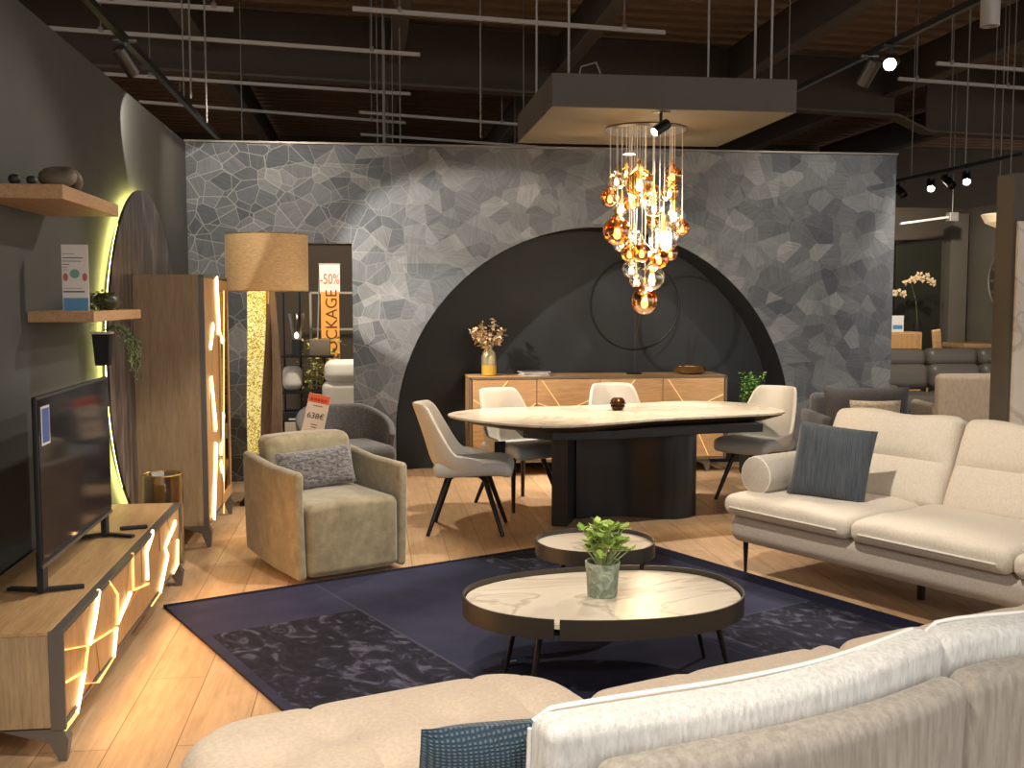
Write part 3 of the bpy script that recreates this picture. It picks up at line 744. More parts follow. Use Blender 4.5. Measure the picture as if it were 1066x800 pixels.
for pts,w0,w1 in (([(224.6,289),(227.7,347.5)],.08,.07),([(228,348),(231.4,356)],.04,.03),([(221.5,338),(218.6,363)],.04,.03),([(219.4,393),(224.4,447.5)],.04,.05),([(232.2,430.8),(229.5,473.4)],.05,.03),([(224.6,461.8),(222.2,541)],.08,.06),([(229.5,481),(232.2,500.5)],.04,.03)):
    bm=bmesh.new(); crack(bm,XH,pts,w0,w1,.009); obj('light_crack',lo(bm),LED,d,smooth=False)
bm=bmesh.new(); crack(bm,XH,[(232.8,300),(232.8,535)],.02,.02,.005); obj('light_seam',lo(bm),LEDT,d,smooth=False)
g=bmesh.new()
for c,s in (((HX,(GD+HY1)/2,HZ1-.06),(.02,HY1-GD-.02,.07)),((HX,(GD+HY1)/2,HZ0+.05),(.02,HY1-GD-.02,.07)),((HX,GD+.03,(HZ0+HZ1)/2),(.02,.05,HZ1-HZ0-.175)),((HX,HY1-.04,(HZ0+HZ1)/2),(.02,.05,HZ1-HZ0-.175))): box(g,c,s,.002)
gd=obj('glass_door',lo(g),OAKF,t_,smooth=False)
obj('pane',lo(B((HX,(GD+HY1)/2,(HZ0+HZ1)/2),(.005,HY1-GD-.12,HZ1-HZ0-.17),0)),G_SMOKE,gd,smooth=False)
for z in (.62,1.05,1.40): obj('inner_shelf',lo(B((cx,(GD+HY1)/2,z),(wd-.02,HY1-GD-.045,.015),.001)),OAKY,t_,smooth=False)
for (x,y,sx,sy) in ((HX-.0,HY0+.0,1,1),(HX-.0,HY1-.055,1,1),(WX+.06,HY0+.0,-1,1),(WX+.06,HY1-.055,-1,1)):
    obj('leg',lo(blade_leg(x,y,HZ0,sx,sy)),GREYMET,t_,smooth=False)
ci=obj('glass_bowl',lathe([(0,0),(.03,0),(.06,.05),(.07,.11),(.066,.11),(.055,.05),(0,.012)],24),PLASTW,None,(cx+.08,7.76,1.06)); tag(ci,'pale bowl behind the glass door of the tall highboard','bowl')

# floor lamp
lp=atY(278,300,8.0)
LX,LY=lp.x,8.35
lp=atY(278.5,302,LY); LX=lp.x
zt=atY(278,245,LY).z; zb=atY(278,303,LY).z; lr=(atY(321.5,300,LY).x-atY(235.5,300,LY).x)/2
t_=thing('floor_lamp','floor lamp with gold drum shade and twisted mosaic column beside the highboard','lamp',(LX,LY,0))
SHM=mat('gold_shade',(.42,.29,.15),.55,emit=(.9,.5,.18),es=.06,sheen=.3); tt=NT(SHM); nn=tt.noise(tt.coord((1,1,14)),26,3,.6); tt.col(tt.ramp(nn,[(.35,(.40,.26,.12)),(.65,(.66,.46,.25))]))
tt.bump(nn,.25,.002)
obj('lamp_shade',lathe([(lr,zb),(lr,zt),(lr-.006,zt),(lr-.006,zb),(lr,zb)],64),SHM,t_)
obj('shade_ring',torus(lr-.004,.005,T(0,0,zt),None,64,6),BRASS,t_); obj('shade_ring',torus(lr-.004,.005,T(0,0,zb),None,64,6),BRASS,t_)
bm=bmesh.new(); tube([(0,0,zb-.1),(0,0,zb+.12)],.01,8,bm); 
for k in range(3): tube([(0,0,zb+.1),((lr-.006)*math.cos(k*2.09),(lr-.006)*math.sin(k*2.09),zb+.06)],.003,6,bm)
obj('harp',bm,BRASS,t_)
obj('bulb',lathe([(0,zb+.10),(.03,zb+.12),(.045,zb+.17),(.03,zb+.215),(0,zb+.225)],20),BULB,t_)
MOS=mat('gold_mosaic',(.75,.62,.2),.35,.35,emit=(.9,.72,.15),es=.30); tt=NT(MOS)  # emission stands in for lamplight falling from the shade
vo=tt.n('ShaderNodeTexVoronoi'); vo.inputs['Scale'].default_value=130; tt.l(tt.coord((1,1,1)),vo.inputs['Vector'])
cc=tt.n('ShaderNodeSeparateColor'); tt.l(vo.outputs['Color'],cc.inputs[0]); col_=tt.ramp(cc.outputs[0],[(.1,(.28,.20,.02)),(.5,(.80,.66,.14)),(.9,(1,.95,.5))]); tt.col(col_); tt.l(col_,tt.b.inputs['Emission Color'])
def strip_col(xl,xr,yy,thick,dy0=0):
    bm=bmesh.new(); rows=[]
    for (a,b,y,dy) in zip(xl,xr,yy,dy0):
        A=atY(a,y,LY); Bp=atY(b,y,LY); w=.0
        rows.append([(A.x-LX,dy,A.z),(Bp.x-LX,dy+.02,Bp.z),(Bp.x-LX,dy+thick,Bp.z),(A.x-LX,dy+thick,A.z)])
    vs=[addv(bm,r) for r in rows]
    for r,s in zip(vs,vs[1:]):
        for k in range(4):
            l=(k+1)%4; bm.faces.new((r[k],r[l],s[l],s[k]))
    bm.faces.new(vs[0]); bm.faces.new(vs[-1][::-1]); return bm
n_=14; yy=[296+i*(496-296)/n_ for i in range(n_+1)]
ma=[257+.5*math.sin(i/n_*6) + 4*max(0,(i/n_-.6)) for i in range(n_+1)]
mb=[276.5-6.5*i/n_+1.0*math.sin(i/n_*7) for i in range(n_+1)]
obj('mosaic_panel',strip_col(ma,mb,yy,.05,[.0]*15),MOS,t_)
wc=[283+10.5*min(1,i/n_*1.6)**.7 for i in range(n_+1)]
md=[278.5+5*math.sin(min(1,i/n_*1.2)*PI*.8) for i in range(n_+1)]
TW1=wood('twist_wood_dark',(.09,.05,.022),(.15,.09,.04),2); TW2=wood('twist_wood_light',(.13,.09,.05),(.20,.14,.08),2)
obj('twisted_panel',strip_col([b+.2 for b in mb],md,yy,.10,[.02+.05*math.sin(i/n_*3.2) for i in range(15)]),TW1,t_)
obj('twisted_panel',strip_col(md,wc,yy,.07,[.02+.05*math.cos(i/n_*3.2) for i in range(15)]),TW2,t_)
q0=atY(252,480,LY).x-LX; q1=atY(303,480,LY).x-LX; zq=atY(270,496,LY).z
obj('column_foot',B(((q0+q1)/2,.06,zq/2+.012),(.28,.16,abs(zq)-.024),.01),TW1,t_)
obj('base',B(((q0+q1)/2,.06,.012),(.40,.30,.024),.004),BLACKMET,t_)
point((LX,LY,zb+.17),15,.06,(1,.75,.42))

# ================================================================== DINING
OUT=[(0.557,7.70),(0.66,7.43),(0.80,7.22),(1.0,7.02),(1.194,6.93),(1.40,6.95),(1.7,7.08),(2.0,7.22),(2.45,7.34),(2.858,7.44),(3.02,7.50),(3.11,7.62),(3.14,7.85),(3.10,8.12),(2.98,8.32),(2.75,8.46),(2.45,8.46),(2.1,8.34),(1.75,8.24),(1.4,8.20),(1.05,8.16),(0.80,8.06),(0.63,7.90)]
def smooth_loop(P,n=4):
    out=[];N=len(P)
    for i in range(N):
        p0,p1,p2,p3=[Vector(P[(i+k-1)%N]) for k in range(4)]
        for s in range(n):
            t=s/n; out.append(tuple(.5*((2*p1)+(-p0+p2)*t+(2*p0-5*p1+4*p2-p3)*t*t+(-p0+3*p1-3*p2+p3)*t**3)))
    return out
TC=(1.85,7.7)
t_=thing('dining_table','large freeform marble dining table on a wavy black pedestal','table',(TC[0],TC[1],0))
ol=[(x-TC[0],y-TC[1]) for x,y in smooth_loop(OUT)]
obj('tabletop',prism(ol,.736,.75,.003),MARBLE,t_)
def taper(a,b):
    bm=bmesh.new(); sc=lambda k:[(x*k,y*k) for x,y in ol]
    r0=addv(bm,[(x,y,.735) for x,y in sc(.992)]); r1=addv(bm,[(x,y,.725) for x,y in sc(.985)]); r2=addv(bm,[(x,y,.690) for x,y in sc(.88)])
    n=len(r0)
    for A,Bq in ((r0,r1),(r1,r2)):
        for i in range(n):
            j=(i+1)%n; bm.faces.new((A[i],A[j],Bq[j],Bq[i]))
    f1=bm.faces.new(r0); f2=bm.faces.new(r2[::-1]); bmesh.ops.triangulate(bm,faces=[f1,f2]); return bm
obj('bevelled_edge',taper(0,0),mat('edge_brown',(.035,.022,.012),.45),t_)
fr=[(-.80,-.46),(-.62,-.62),(-.2,-.62),(.55,-.40),(.98,-.36),(.98,.40),(0,.45),(-.8,.40)]
obj('apron',prism(fr,.63,.691,.004),BLACKSATIN,t_,smooth=False)
# pedestal: upright slab and a waved shell
c0=(1.252-TC[0],7.24-TC[1])
obj('pedestal_slab',prism([(c0[0],c0[1]),(c0[0]+.105,c0[1]-.045),(c0[0]+.22,c0[1]+.24),(c0[0]+.11,c0[1]+.29)],0,.636,.006),BLACKSATIN,t_,smooth=False)
wave=[]
FX0,FX1=1.47,2.41
for i in range(33):
    u=i/32; x=FX0+(FX1-FX0)*u
    y=7.46-.10*math.cos((u-.72)*PI*2.2)*(.25+u)-.02*u
    if u>.9: y+= (u-.9)/.1*.0+ .12*(1-math.sqrt(max(0,1-((u-.9)/.1)**2)))
    wave.append((x-TC[0],y-TC[1]))
back=[(FX1-TC[0]+.01,7.75-TC[1]),(FX1-TC[0]-.1,7.88-TC[1]),(2.0-TC[0],7.92-TC[1]),(1.6-TC[0],7.86-TC[1]),(FX0-TC[0],7.7-TC[1])]
obj('pedestal_column',prism(wave+back,0,.636,.004),BLACKSATIN,t_)
pot=atZ(643,427,.75)
t_=thing('tealight_holder','small ribbed bronze candle holder in middle of marble dining table','candle holder',(pot.x,pot.y,.7505))
obj('cup',lathe([(0,0),(.035,0),(.045,.012),(.058,.03),(.05,.036),(.066,.05),(.052,.062),(.058,.068),(.038,.092),(.032,.09),(.045,.066),(.03,.02),(0,.015)],28),mat('bronze_glass',(.10,.06,.03),.2,.6),t_)
obj('candle',lathe([(0,.015),(.022,.015),(.022,.045),(0,.045)],16),PLASTW,t_)

def make_chair(name,label,loc_,rz,tagdark=False):
    """front faces local -Y"""
    t_=thing(name,label,'chair',loc_,rz,'dining chairs')
    def seatf(x,y,z):
        k=1-.10*max(0,(y)/.26); z2=z+.012*math.sin(max(-1,min(1,y/.24))*1.5)*-1+(-.018*max(0,(-y-.14)/.1)**2 if y<-.14 else 0)
        return (x*k,y,z2+ (.01*(x/.24)**2))
    obj('seat',xform(rbox(.48,.54,.10,.045,(8,8,2),4,seatf),T(0,-.045,.445)),CHAIRSHADE,t_)
    # wrap-around shell
    bm=bmesh.new(); NA_=36; NT_=14; G=[]
    def top(a):
        d=abs(a); lo_,hi=math.radians(44),math.radians(84)
        s=0 if d<lo_ else (1 if d>hi else (d-lo_)/(hi-lo_)); s=s*s*(3-2*s)
        s2=max(0,(d-math.radians(92))/math.radians(40))
        return .445*(1-s)+.10*s-.055*min(1,s2)-.03*(max(0,(d-math.radians(25))/math.radians(20))**2 if d<math.radians(45) else 0)*0
    for side in (0,1):
        rows=[]
        for i in range(NA_+1):
            a=(-1+2*i/NA_)*math.radians(132)
            row=[]
            for j in range(NT_+1):
                t=j/NT_; z=-.035+t*(top(a)+.035)
                hh=max(0,z)/.45
                flare=1-.20*(1-min(1,(z+.035)/.12))**2
                rx=(.268-.022*hh)*flare; ry=(.25)*flare
                off=.030 if side==0 else 0
                rx-=off*.9*(1 if side==0 else 0); ry-=off
                x=math.sin(a)*rx; y=ry*(1-(1-math.cos(a))*(1-.62*min(1,hh*1.3)))
                if abs(a)>PI/2: y=-(1-math.cos(abs(a)-PI/2))*0-math.sin(abs(a)-PI/2)*.24; 
                lean=.14*hh**1.2*max(0,math.cos(a)) + (-.05*hh*(abs(x)/.23)**2*1.0)
                y+=lean
                row.append(bm.verts.new((x,y,.445+z)))
            rows.append(row)
        G.append(rows)
    for s in (0,1):
        for i in range(NA_):
            for j in range(NT_): bm.faces.new((G[s][i][j],G[s][i+1][j],G[s][i+1][j+1],G[s][i][j+1]))
    for i in range(NA_):
        bm.faces.new((G[0][i][NT_],G[0][i+1][NT_],G[1][i+1][NT_],G[1][i][NT_])); bm.faces.new((G[0][i][0],G[0][i+1][0],G[1][i+1][0],G[1][i][0]))
    for i in (0,NA_):
        for j in range(NT_): bm.faces.new((G[0][i][j],G[0][i][j+1],G[1][i][j+1],G[1][i][j]))
    o=obj('backrest',bm,CHAIRL,t_)
    sm=o.modifiers.new('s','SUBSURF'); sm.levels=1; sm.render_levels=1
    obj('underframe',B((0,0,.398),(.30,.26,.018),.004),BLACKMET,t_)
    for sx in (-1,1):
        for sy in (-1,1):
            obj('leg',tube([(sx*.10,sy*.09,.396),(sx*.14,sy*.13,.37),(sx*.23,sy*.255,.0)],[.018,.020,.014],10),BLACKMET,t_)
    obj('swing_tag',B((.07,.20,.375),(.035,.003,.06),0),PLASTW,t_)
    return t_
ch0=make_chair('dining_chair','pale leather dining chair at left end of table seen from its side',(0.66,7.22,0),math.radians(80))
chB=dup(ch0,(1.13,8.06,0),math.radians(28),'pale leather dining chair behind the table with a dark tag, next to sideboard')
obj('dark_tag',B((0,0,0),(.10,.004,.15),0),mat('tag_black',(.02,.022,.03),.4),chB,(-.285,-.16,.46))
chC=dup(ch0,(2.02,8.38,0),math.radians(2),'pale leather dining chair behind the candle holder, mostly hidden by the tabletop')
chD=dup(ch0,(3.06,8.03,0),math.radians(-50),'pale leather dining chair at right end of table beside cream sofa')

# sideboard
SX0,SX1,SY0,SY1,SZ0,SZ1=.872,3.255,9.36,9.84,.125,.893
sc_=((SX0+SX1)/2,(SY0+SY1)/2)
t_=thing('sideboard','long oak sideboard with glowing inlaid lines inside the dark arch niche','sideboard',(sc_[0],sc_[1],0))
ls=lambda bm: loc(bm,(sc_[0],sc_[1],0))
obj('body',ls(B((sc_[0],sc_[1]+.02,(SZ0+SZ1)/2),(SX1-SX0-.01,SY1-SY0-.04,SZ1-SZ0-.02),.002)),OAKS,t_,smooth=False)
bm=bmesh.new()
for c,s in (((sc_[0],SY0+.02,SZ1-.006),(SX1-SX0,.05,.02)),((sc_[0],SY0+.02,SZ0+.006),(SX1-SX0,.05,.02)),((SX0+.009,SY0+.02,(SZ0+SZ1)/2),(.022,.05,SZ1-SZ0)),((SX1-.009,SY0+.02,(SZ0+SZ1)/2),(.022,.05,SZ1-SZ0))): box(bm,c,s,.001)
obj('front_frame',ls(bm),mat('frame_brown',(.16,.115,.075),.5),t_,smooth=False)
obj('top',ls(B((sc_[0],sc_[1]+.02,SZ1-.004),(SX1-SX0,SY1-SY0-.04,.014),.002)),OAKS,t_,smooth=False)
nd=4; dl=(SX1-SX0-.05)/nd
for k in range(nd):
    a=SX0+.025+k*dl; 
    d=obj('door',ls(B((a+dl/2,SY0+.006,(SZ0+SZ1)/2),(dl-.006,.018,SZ1-SZ0-.04),.001)),OAKS,t_,smooth=False)
    bm=bmesh.new(); z0,z1=SZ0+.03,SZ1-.03; m=(z0+z1)/2+.05
    segs=[((a+.01,m+.14),(a+.12,m+.06)),((a+.12,m+.06),(a+dl*.55,z1)),((a+.01,m-.03),(a+dl*.45,m-.16)),((a+dl*.45,m-.16),(a+dl-.01,m+.10)),((a+dl*.45,m-.16),(a+dl*.5,z0))] if k%2==0 else [((a+.05,z1),(a+dl*.42,m+.02)),((a+dl*.42,m+.02),(a+dl-.01,m+.16)),((a+.01,m+.10),(a+dl*.42,m+.02)),((a+dl*.42,m+.02),(a+dl*.75,z0)),((a+dl*.55,m-.14),(a+dl-.01,m-.02))]
    for (x0,zz0),(x1,zz1) in segs: beam((x0,SY0-.004,zz0),(x1,SY0-.004,zz1),.006,.009,bm,(0,1,0))
    obj('inlay',ls(bm),INLAY,d,smooth=False)
for (x,sx) in ((SX0+.16,-1),(SX1-.16,1)):
    for y,sy in ((SY0+.03,1),(SY1-.03,-1)):
        obj('leg',ls(blade_leg(x,y,SZ0,sx,sy)),GREYMET,t_,smooth=False)
# items on sideboard
def onsb(x,Y=9.58,z=SZ1+.0035): p=atY(x,392,Y); return (p.x,Y,z)
p=onsb(509)
t_=thing('flower_vase','yellow and pearl bottle vase holding dried cream flowers on the sideboard','vase',p)
obj('bottle',lathe([(0,0),(.058,0),(.068,.01),(.068,.10)],28),mat('mustard_glaze',(.50,.33,.05),.3),t_)
obj('bottle_top',lathe([(.068,.10),(.068,.17),(.055,.215),(.032,.24),(.028,.275),(.035,.285),(.028,.285),(.02,.24),(0,.1)],28),mat('pearl_glaze',(.38,.33,.20),.25,.3),t_)
rnd=random.Random(5); st=bmesh.new(); bl=bmesh.new()
for k in range(17):
    a=rnd.uniform(0,2*PI); s=rnd.uniform(.04,.17) if k>3 else .2; h=rnd.uniform(.32,.50) if k>3 else .42
    e=(s*math.cos(a),s*math.sin(a)*.7,h); tube([(0,0,.2),(e[0]*.4,e[1]*.4,h*.75),e],.002,4,st)
    leaves(bl,[(e[0]*(1-.35*u)+rnd.gauss(0,.016),e[1]*(1-.35*u)+rnd.gauss(0,.016),h-.10*u+rnd.gauss(0,.016)) for u in [i/15 for i in range(16)]],.044,rnd)
obj('stems',st,DRIED,t_); obj('blossoms',bl,DRIED,t_)
p=onsb(555)
for k,(c,nm,dz,rz_) in enumerate((((.75,.72,.68),'white magazine at the bottom of the small stack on the sideboard',0,.1),((.35,.33,.33),'grey magazine in middle of the small stack on the sideboard',.016,-.12),((.5,.18,.10),'magazine with dark cover topmost in the small stack on the sideboard',.030,.2))):
    m_=mat('cover_%s'%('white','grey','dark')[k],(.70,.67,.62) if k==0 else ((.30,.29,.29) if k==1 else (.09,.08,.09)),.35)
    mg=thing('magazine',nm,'magazine',(p[0],p[1]-.05,p[2]+dz),rz_,'magazines on the sideboard')
    obj('pages',B((0,0,.006),(.255,.19,.010),.001),PLASTW,mg,smooth=False); obj('cover',B((0,0,.0125),(.26,.195,.002),0),m_,mg,smooth=False)
# ring sculpture
p=onsb(660,9.62)
t_=thing('ring_sculpture','thin black ring sculpture on a slim stand against the arch niche','sculpture',p)
rc=atY(661,317,9.62); rr=(atY(707,317,9.62).x-atY(615.5,317,9.62).x)/2
obj('ring',torus(rr,.011,T(rc.x-p[0],0,rc.z-p[2])@RX(PI/2),None,80,8),BLACKMET,t_)
obj('stem',tube([(rc.x-p[0],0,.015),(rc.x-p[0],0,rc.z-p[2]-.08)],.008,8),BRONZE,t_)
obj('brace',tube([(rc.x-p[0],-.0,rc.z-p[2]-rr+.03),(rc.x-p[0]+.05,-.015,rc.z-p[2]-.05)],.006,8),BRONZE,t_)
obj('foot',lathe([(0,0),(.07,0),(.07,.012),(0,.016)],28),BLACKMET,t_)
p=onsb(718)
t_=thing('amber_bowl','low amber glass dish with glittering filling at right end of sideboard','bowl',p)
obj('dish',lathe([(0,.0),(.10,0),(.145,.02),(.15,.05),(.135,.075),(.128,.072),(.138,.05),(.10,.012),(0,.012)],36),mat('amber_dish',(.12,.06,.015),.12,.2,coat=.5),t_)
bm=bmesh.new()
for k in range(46):
    a=rnd.uniform(0,2*PI); r=.11*math.sqrt(rnd.random()); vv=bmesh.ops.create_icosphere(bm,subdivisions=1,radius=.012)['verts']; bmesh.ops.translate(bm,vec=(r*math.cos(a),r*math.sin(a),.045+rnd.uniform(0,.022)),verts=vv)
obj('filling',bm,mat('gold_beads',(.7,.5,.25),.15,.9),t_)
# grass plant right of the sideboard
p=atY(781,420,9.25)
t_=thing('potted_grass','bushy green plant in tall black pot right of the sideboard','plant',(p.x,9.22,0))
obj('pot',lathe([(0,0),(.085,0),(.10,.02),(.115,.62),(.105,.62),(.10,.56),(0,.56)],28),BLACK,t_)
bm=bmesh.new()
for k in range(90):
    a=rnd.uniform(0,2*PI); r=rnd.uniform(0,.09); x0=r*math.cos(a); y0=r*math.sin(a); z1=rnd.uniform(.80,.93)
    leaves(bm,[(x0*(1+.25*u),y0*(1+.25*u),.56+(z1-.56)*u) for u in (.1,.25,.4,.55,.7,.85,1)],.036,rnd)
obj('foliage',bm,LEAFG,t_)

# ================================================================== CHANDELIER
ch=atY(671,133,7.4)
CHX,CHY=1.945,7.4
t_=thing('chandelier','cluster chandelier of amber and clear glass bubbles over dining table','chandelier',(CHX,CHY,2.799))
obj('canopy',lathe([(0,-.001),(.285,-.001),(.29,-.008),(.28,-.022),(0,-.022)],56),mat('chrome',(.75,.73,.7),.22,.9),t_)
globes=[(641.8,188,8.5,'c'),(635,206,9.5,'a'),(652,180,7.5,'g'),(665.8,190.5,14.5,'g'),(700,183,9.5,'a'),(697,200,9,'g'),(680,200,9,'g'),(647,215,9.5,'c'),(657,212,7.5,'a'),(681,216,9.5,'c'),(702,225,9.5,'c'),(671,210,8,'g'),(642.5,241,14,'a'),(647,253,9,'c'),(660,247,7.5,'c'),(691,248,15,'c'),(710,238,7.5,'a'),(680,232,8,'a'),(668,263,9.5,'a'),(655,264,8.5,'a'),(686,270,9.5,'a'),(698,264,7.5,'a'),(657,280,9.5,'c'),(678.5,289,13,'c'),(671,313,14.5,'a'),(662,292,7,'c')]
rnd=random.Random(21); gm={'a':G_AMB,'c':G_CLEAR,'g':G_GOLD}
placed=[]
for (x,y,r,kd) in globes:
    q=atY(x,y,7.4); R_=r/138
    dx=q.x-CHX; best=None
    for tr in range(60):
        mxy=math.sqrt(max(.0,.25**2-min(abs(dx),.25)**2)); dy=rnd.uniform(-mxy,mxy)
        md_=min([((dx-a)**2+(dy-b)**2+(q.z-c)**2)**.5-(R_+e) for a,b,c,e in placed] or [9])
        if best is None or md_>best[0]: best=(md_,dy)
        if md_>.01: break
    dy=best[1]; q=atY(x,y,7.4+dy); dx=q.x-CHX; placed.append((dx,dy,q.z,R_)); z=q.z-2.799
    # pear shaped bubble
    prof=[]
    for i in range(17):
        a=-PI/2+PI*i/16*.86; prof.append((R_*math.cos(a),R_*math.sin(a)))
    top_=prof[-1][1]; prof+=[(R_*.22,top_+R_*.22),(R_*.13,top_+R_*.42)]
    gl=obj('glass_globe',lathe(prof,24),gm[kd],t_,(dx,dy,z))
    opal=(r==15)
    if opal: obj('bulb',lathe([(0,-R_*.62),(R_*.5,-R_*.62),(R_*.5,R_*.35),(0,R_*.35)],20),mat('opal_glow',(1,.9,.7),.4,emit=(1,.84,.58),es=3.5),gl)
    else: obj('bulb',lathe([(0,-R_*.55),(R_*.17,-R_*.5),(R_*.27,-R_*.3),(R_*.22,-.0),(R_*.10,R_*.25),(0,R_*.3)],14),BULB,gl)
    ctop=top_+R_*.4
    obj('socket',lathe([(0,R_*.25),(R_*.16,R_*.25),(R_*.18,ctop+.012),(R_*.08,ctop+.03),(0,ctop+.03)],14),BRASS,gl)
    cz=z+ctop+.02
    rr_=(dx*dx+dy*dy)**.5; k=min(1,.27/max(.01,rr_))
    obj('cord',tube([(dx,dy,cz),(dx*k,dy*k,-.022)],.0028,6),mat('cord_silver',(.55,.52,.47),.35,.5),t_)
q=atY(655,161,7.3); obj('small_shade',lathe([(0,.012),(.03,.008),(.045,0),(0,-.006)],20),mat('frosted_disc',(.8,.78,.72),.4,emit=(1,.85,.65),es=1.2),t_,(q.x-CHX,-.10,q.z-2.799)); obj('cord',tube([(q.x-CHX,-.10,q.z-2.799+.01),(q.x-CHX,-.10,-.022)],.0028,6),MATS['cord_silver'],t_)
for dx,dy,z,p_ in ((-.12,-.05,2.3,16),(.12,.05,2.25,16),(.02,-.05,2.0,16),(.03,.02,1.62,12),(0,-.28,1.9,5)): point((CHX+dx,CHY+dy,z),p_*.8,.04,(1,.74,.42))

# ================================================================== TAUPE ARMCHAIR
ang=math.atan2(.31,.60)
ac=Vector((-.112,6.055,0))+Vector((-math.sin(ang),math.cos(ang),0))*.38
t_=thing('tub_armchair','olive beige velvet box armchair with grey fluffy cushion by the rug','armchair',tuple(ac),ang)
AW=.69; AD=.80
for s in (-1,1):
    def armf(x,y,z,s=s): return (x+s*.012*math.sin((z+.3)*3),y,z+.035*max(0,y)/.4+ (-.005*max(0,-y-.2)))
    a=obj('arm',xform(rbox(.055,AD,.615,.026,(1,10,8),4,armf),T(s*(AW/2-.028),0,.330)),VELV,t_)
def seatblk(x,y,z):
    k=1+.0*z; 
    zz=z+.018*(1-(x/.28)**2)*(1 if z>.1 else 0)
    yy=y-.01*(1-(x/.28)**2)
    return (x,yy,zz)
obj('seat',xform(rbox(AW-.112,AD-.02,.415,.045,(10,12,6),5,seatblk),T(0,-.02,.238)),VELV,t_)
obj('back_shell',xform(rbox(AW-.112,.09,.60,.04,(8,1,8),4,lambda x,y,z:(x,y+.03*max(0,z)/.3,z)),T(0,AD/2-.045,.345)),VELV,t_)
obj('back_cushion',xform(rbox(AW-.125,.17,.36,.05,(12,3,8),5,lambda x,y,z:(x,y+.25*z-.015*math.cos(x*5)+.004*math.sin(x*38)*max(0,z)*4,z+.012*(1-(x/.28)**2)*(1 if z>0 else 0))),T(0,AD/2-.15,.585)),VELV,t_)
obj('swivel_base',lathe([(0,0),(.24,0),(.24,.015),(.05,.02),(.05,.03),(0,.03)],36),BLACKMET,t_)
cu=obj('fluffy_cushion',xform(pillow(.50,.24,.13,22,.03,4),RY(math.radians(-3))),FURG,None); tag(cu,'grey fluffy lumbar cushion leaning in the olive beige armchair','cushion')
lp=Matrix.Translation(ac)@RZ(ang)@T(-.02,.06,.575)@RX(math.radians(-14)); cu.matrix_world=lp

# grey bouclé armchair with price tag
t_=thing('lounge_armchair','dark grey textured shell armchair with price tag before the doorway','armchair',(-.20,8.55,0),math.radians(22))
bm=bmesh.new(); NA_=30; NT_=8; G=[]
for side in (0,1):
    rows=[]
    for i in range(NA_+1):
        a=(-1+2*i/NA_)*math.radians(118); row=[]
        s=abs(a)/math.radians(118); tp_=.43-.22*max(0,(s-.3)/.7)**1.3
        for j in range(NT_+1):
            z=.30+tp_*j/NT_; off=.05*(1 if side==0 else 0); fl=1+.10*j/NT_
            rx=(.37-off)*fl; ry=(.34-off)*fl; row.append(bm.verts.new((math.sin(a)*rx,math.cos(a)*ry,z)))
        rows.append(row)
    G.append(rows)
for s in (0,1):
    for i in range(NA_):
        for j in range(NT_): bm.faces.new((G[s][i][j],G[s][i+1][j],G[s][i+1][j+1],G[s][i][j+1]))
for i in range(NA_):
    bm.faces.new((G[0][i][NT_],G[0][i+1][NT_],G[1][i+1][NT_],G[1][i][NT_])); bm.faces.new((G[0][i][0],G[0][i+1][0],G[1][i+1][0],G[1][i][0]))
for i in (0,NA_):
    for j in range(NT_): bm.faces.new((G[0][i][j],G[0][i][j+1],G[1][i][j+1],G[1][i][j]))
o=obj('backrest',bm,GREYCH,t_); o.modifiers.new('s','SUBSURF').levels=1
obj('seat',xform(rbox(.60,.62,.16,.06,(8,8,2),4),T(0,-.04,.36)),GREYCH,t_)
for sx in (-1,1):
    for sy in (-1,1): obj('leg',tube([(sx*.18,sy*.16,.30),(sx*.26,sy*.26,0)],[.017,.011],10),BLACKMET,t_)
# price tag lying against the chair
A=atY(333,430,8.17)
t2=thing('price_tag','white price tag with orange band hanging on the dark grey armchair','sign',(A.x-.06,8.13,A.z-.155),math.radians(4))
def tiltp(bm): return xform(bm,RX(math.radians(-10))@RY(math.radians(13)))
obj('card',tiltp(B((0,0,.15),(.165,.004,.31),.001)),PLASTW,t2,smooth=False)
obj('orange_band',tiltp(B((0,-.003,.27),(.16,.002,.065),0)),mat('tag_orange',(.75,.16,.05),.5),t2,smooth=False)
e=(RX(math.radians(-10))@RY(math.radians(13)))
def tp_text(s,z,size,m): 
    v=e@Vector((0,-.0045,z)); o=text_part('lettering',s,size,m,t2,v,(e@RX(PI/2)).to_euler()); return o
BLK=mat('ink_black',(.02,.02,.02),.6)
tp_text('638€',.135,.062,BLK)
for zz,ww in ((.215,.07),(.07,.05),(.05,.04)): obj('print_line',tiltp(B((0,-.003,zz),(ww,.0015,.006),0)),BLK,t2,smooth=False)
bm=bmesh.new()
for i in range(5): box(bm,(-.055+i*.026,-.0045,.262),(.020,.0015,.022))
obj('band_print',tiltp(bm),mat('ink_red',(.5,.04,.02),.6),t2,smooth=False)

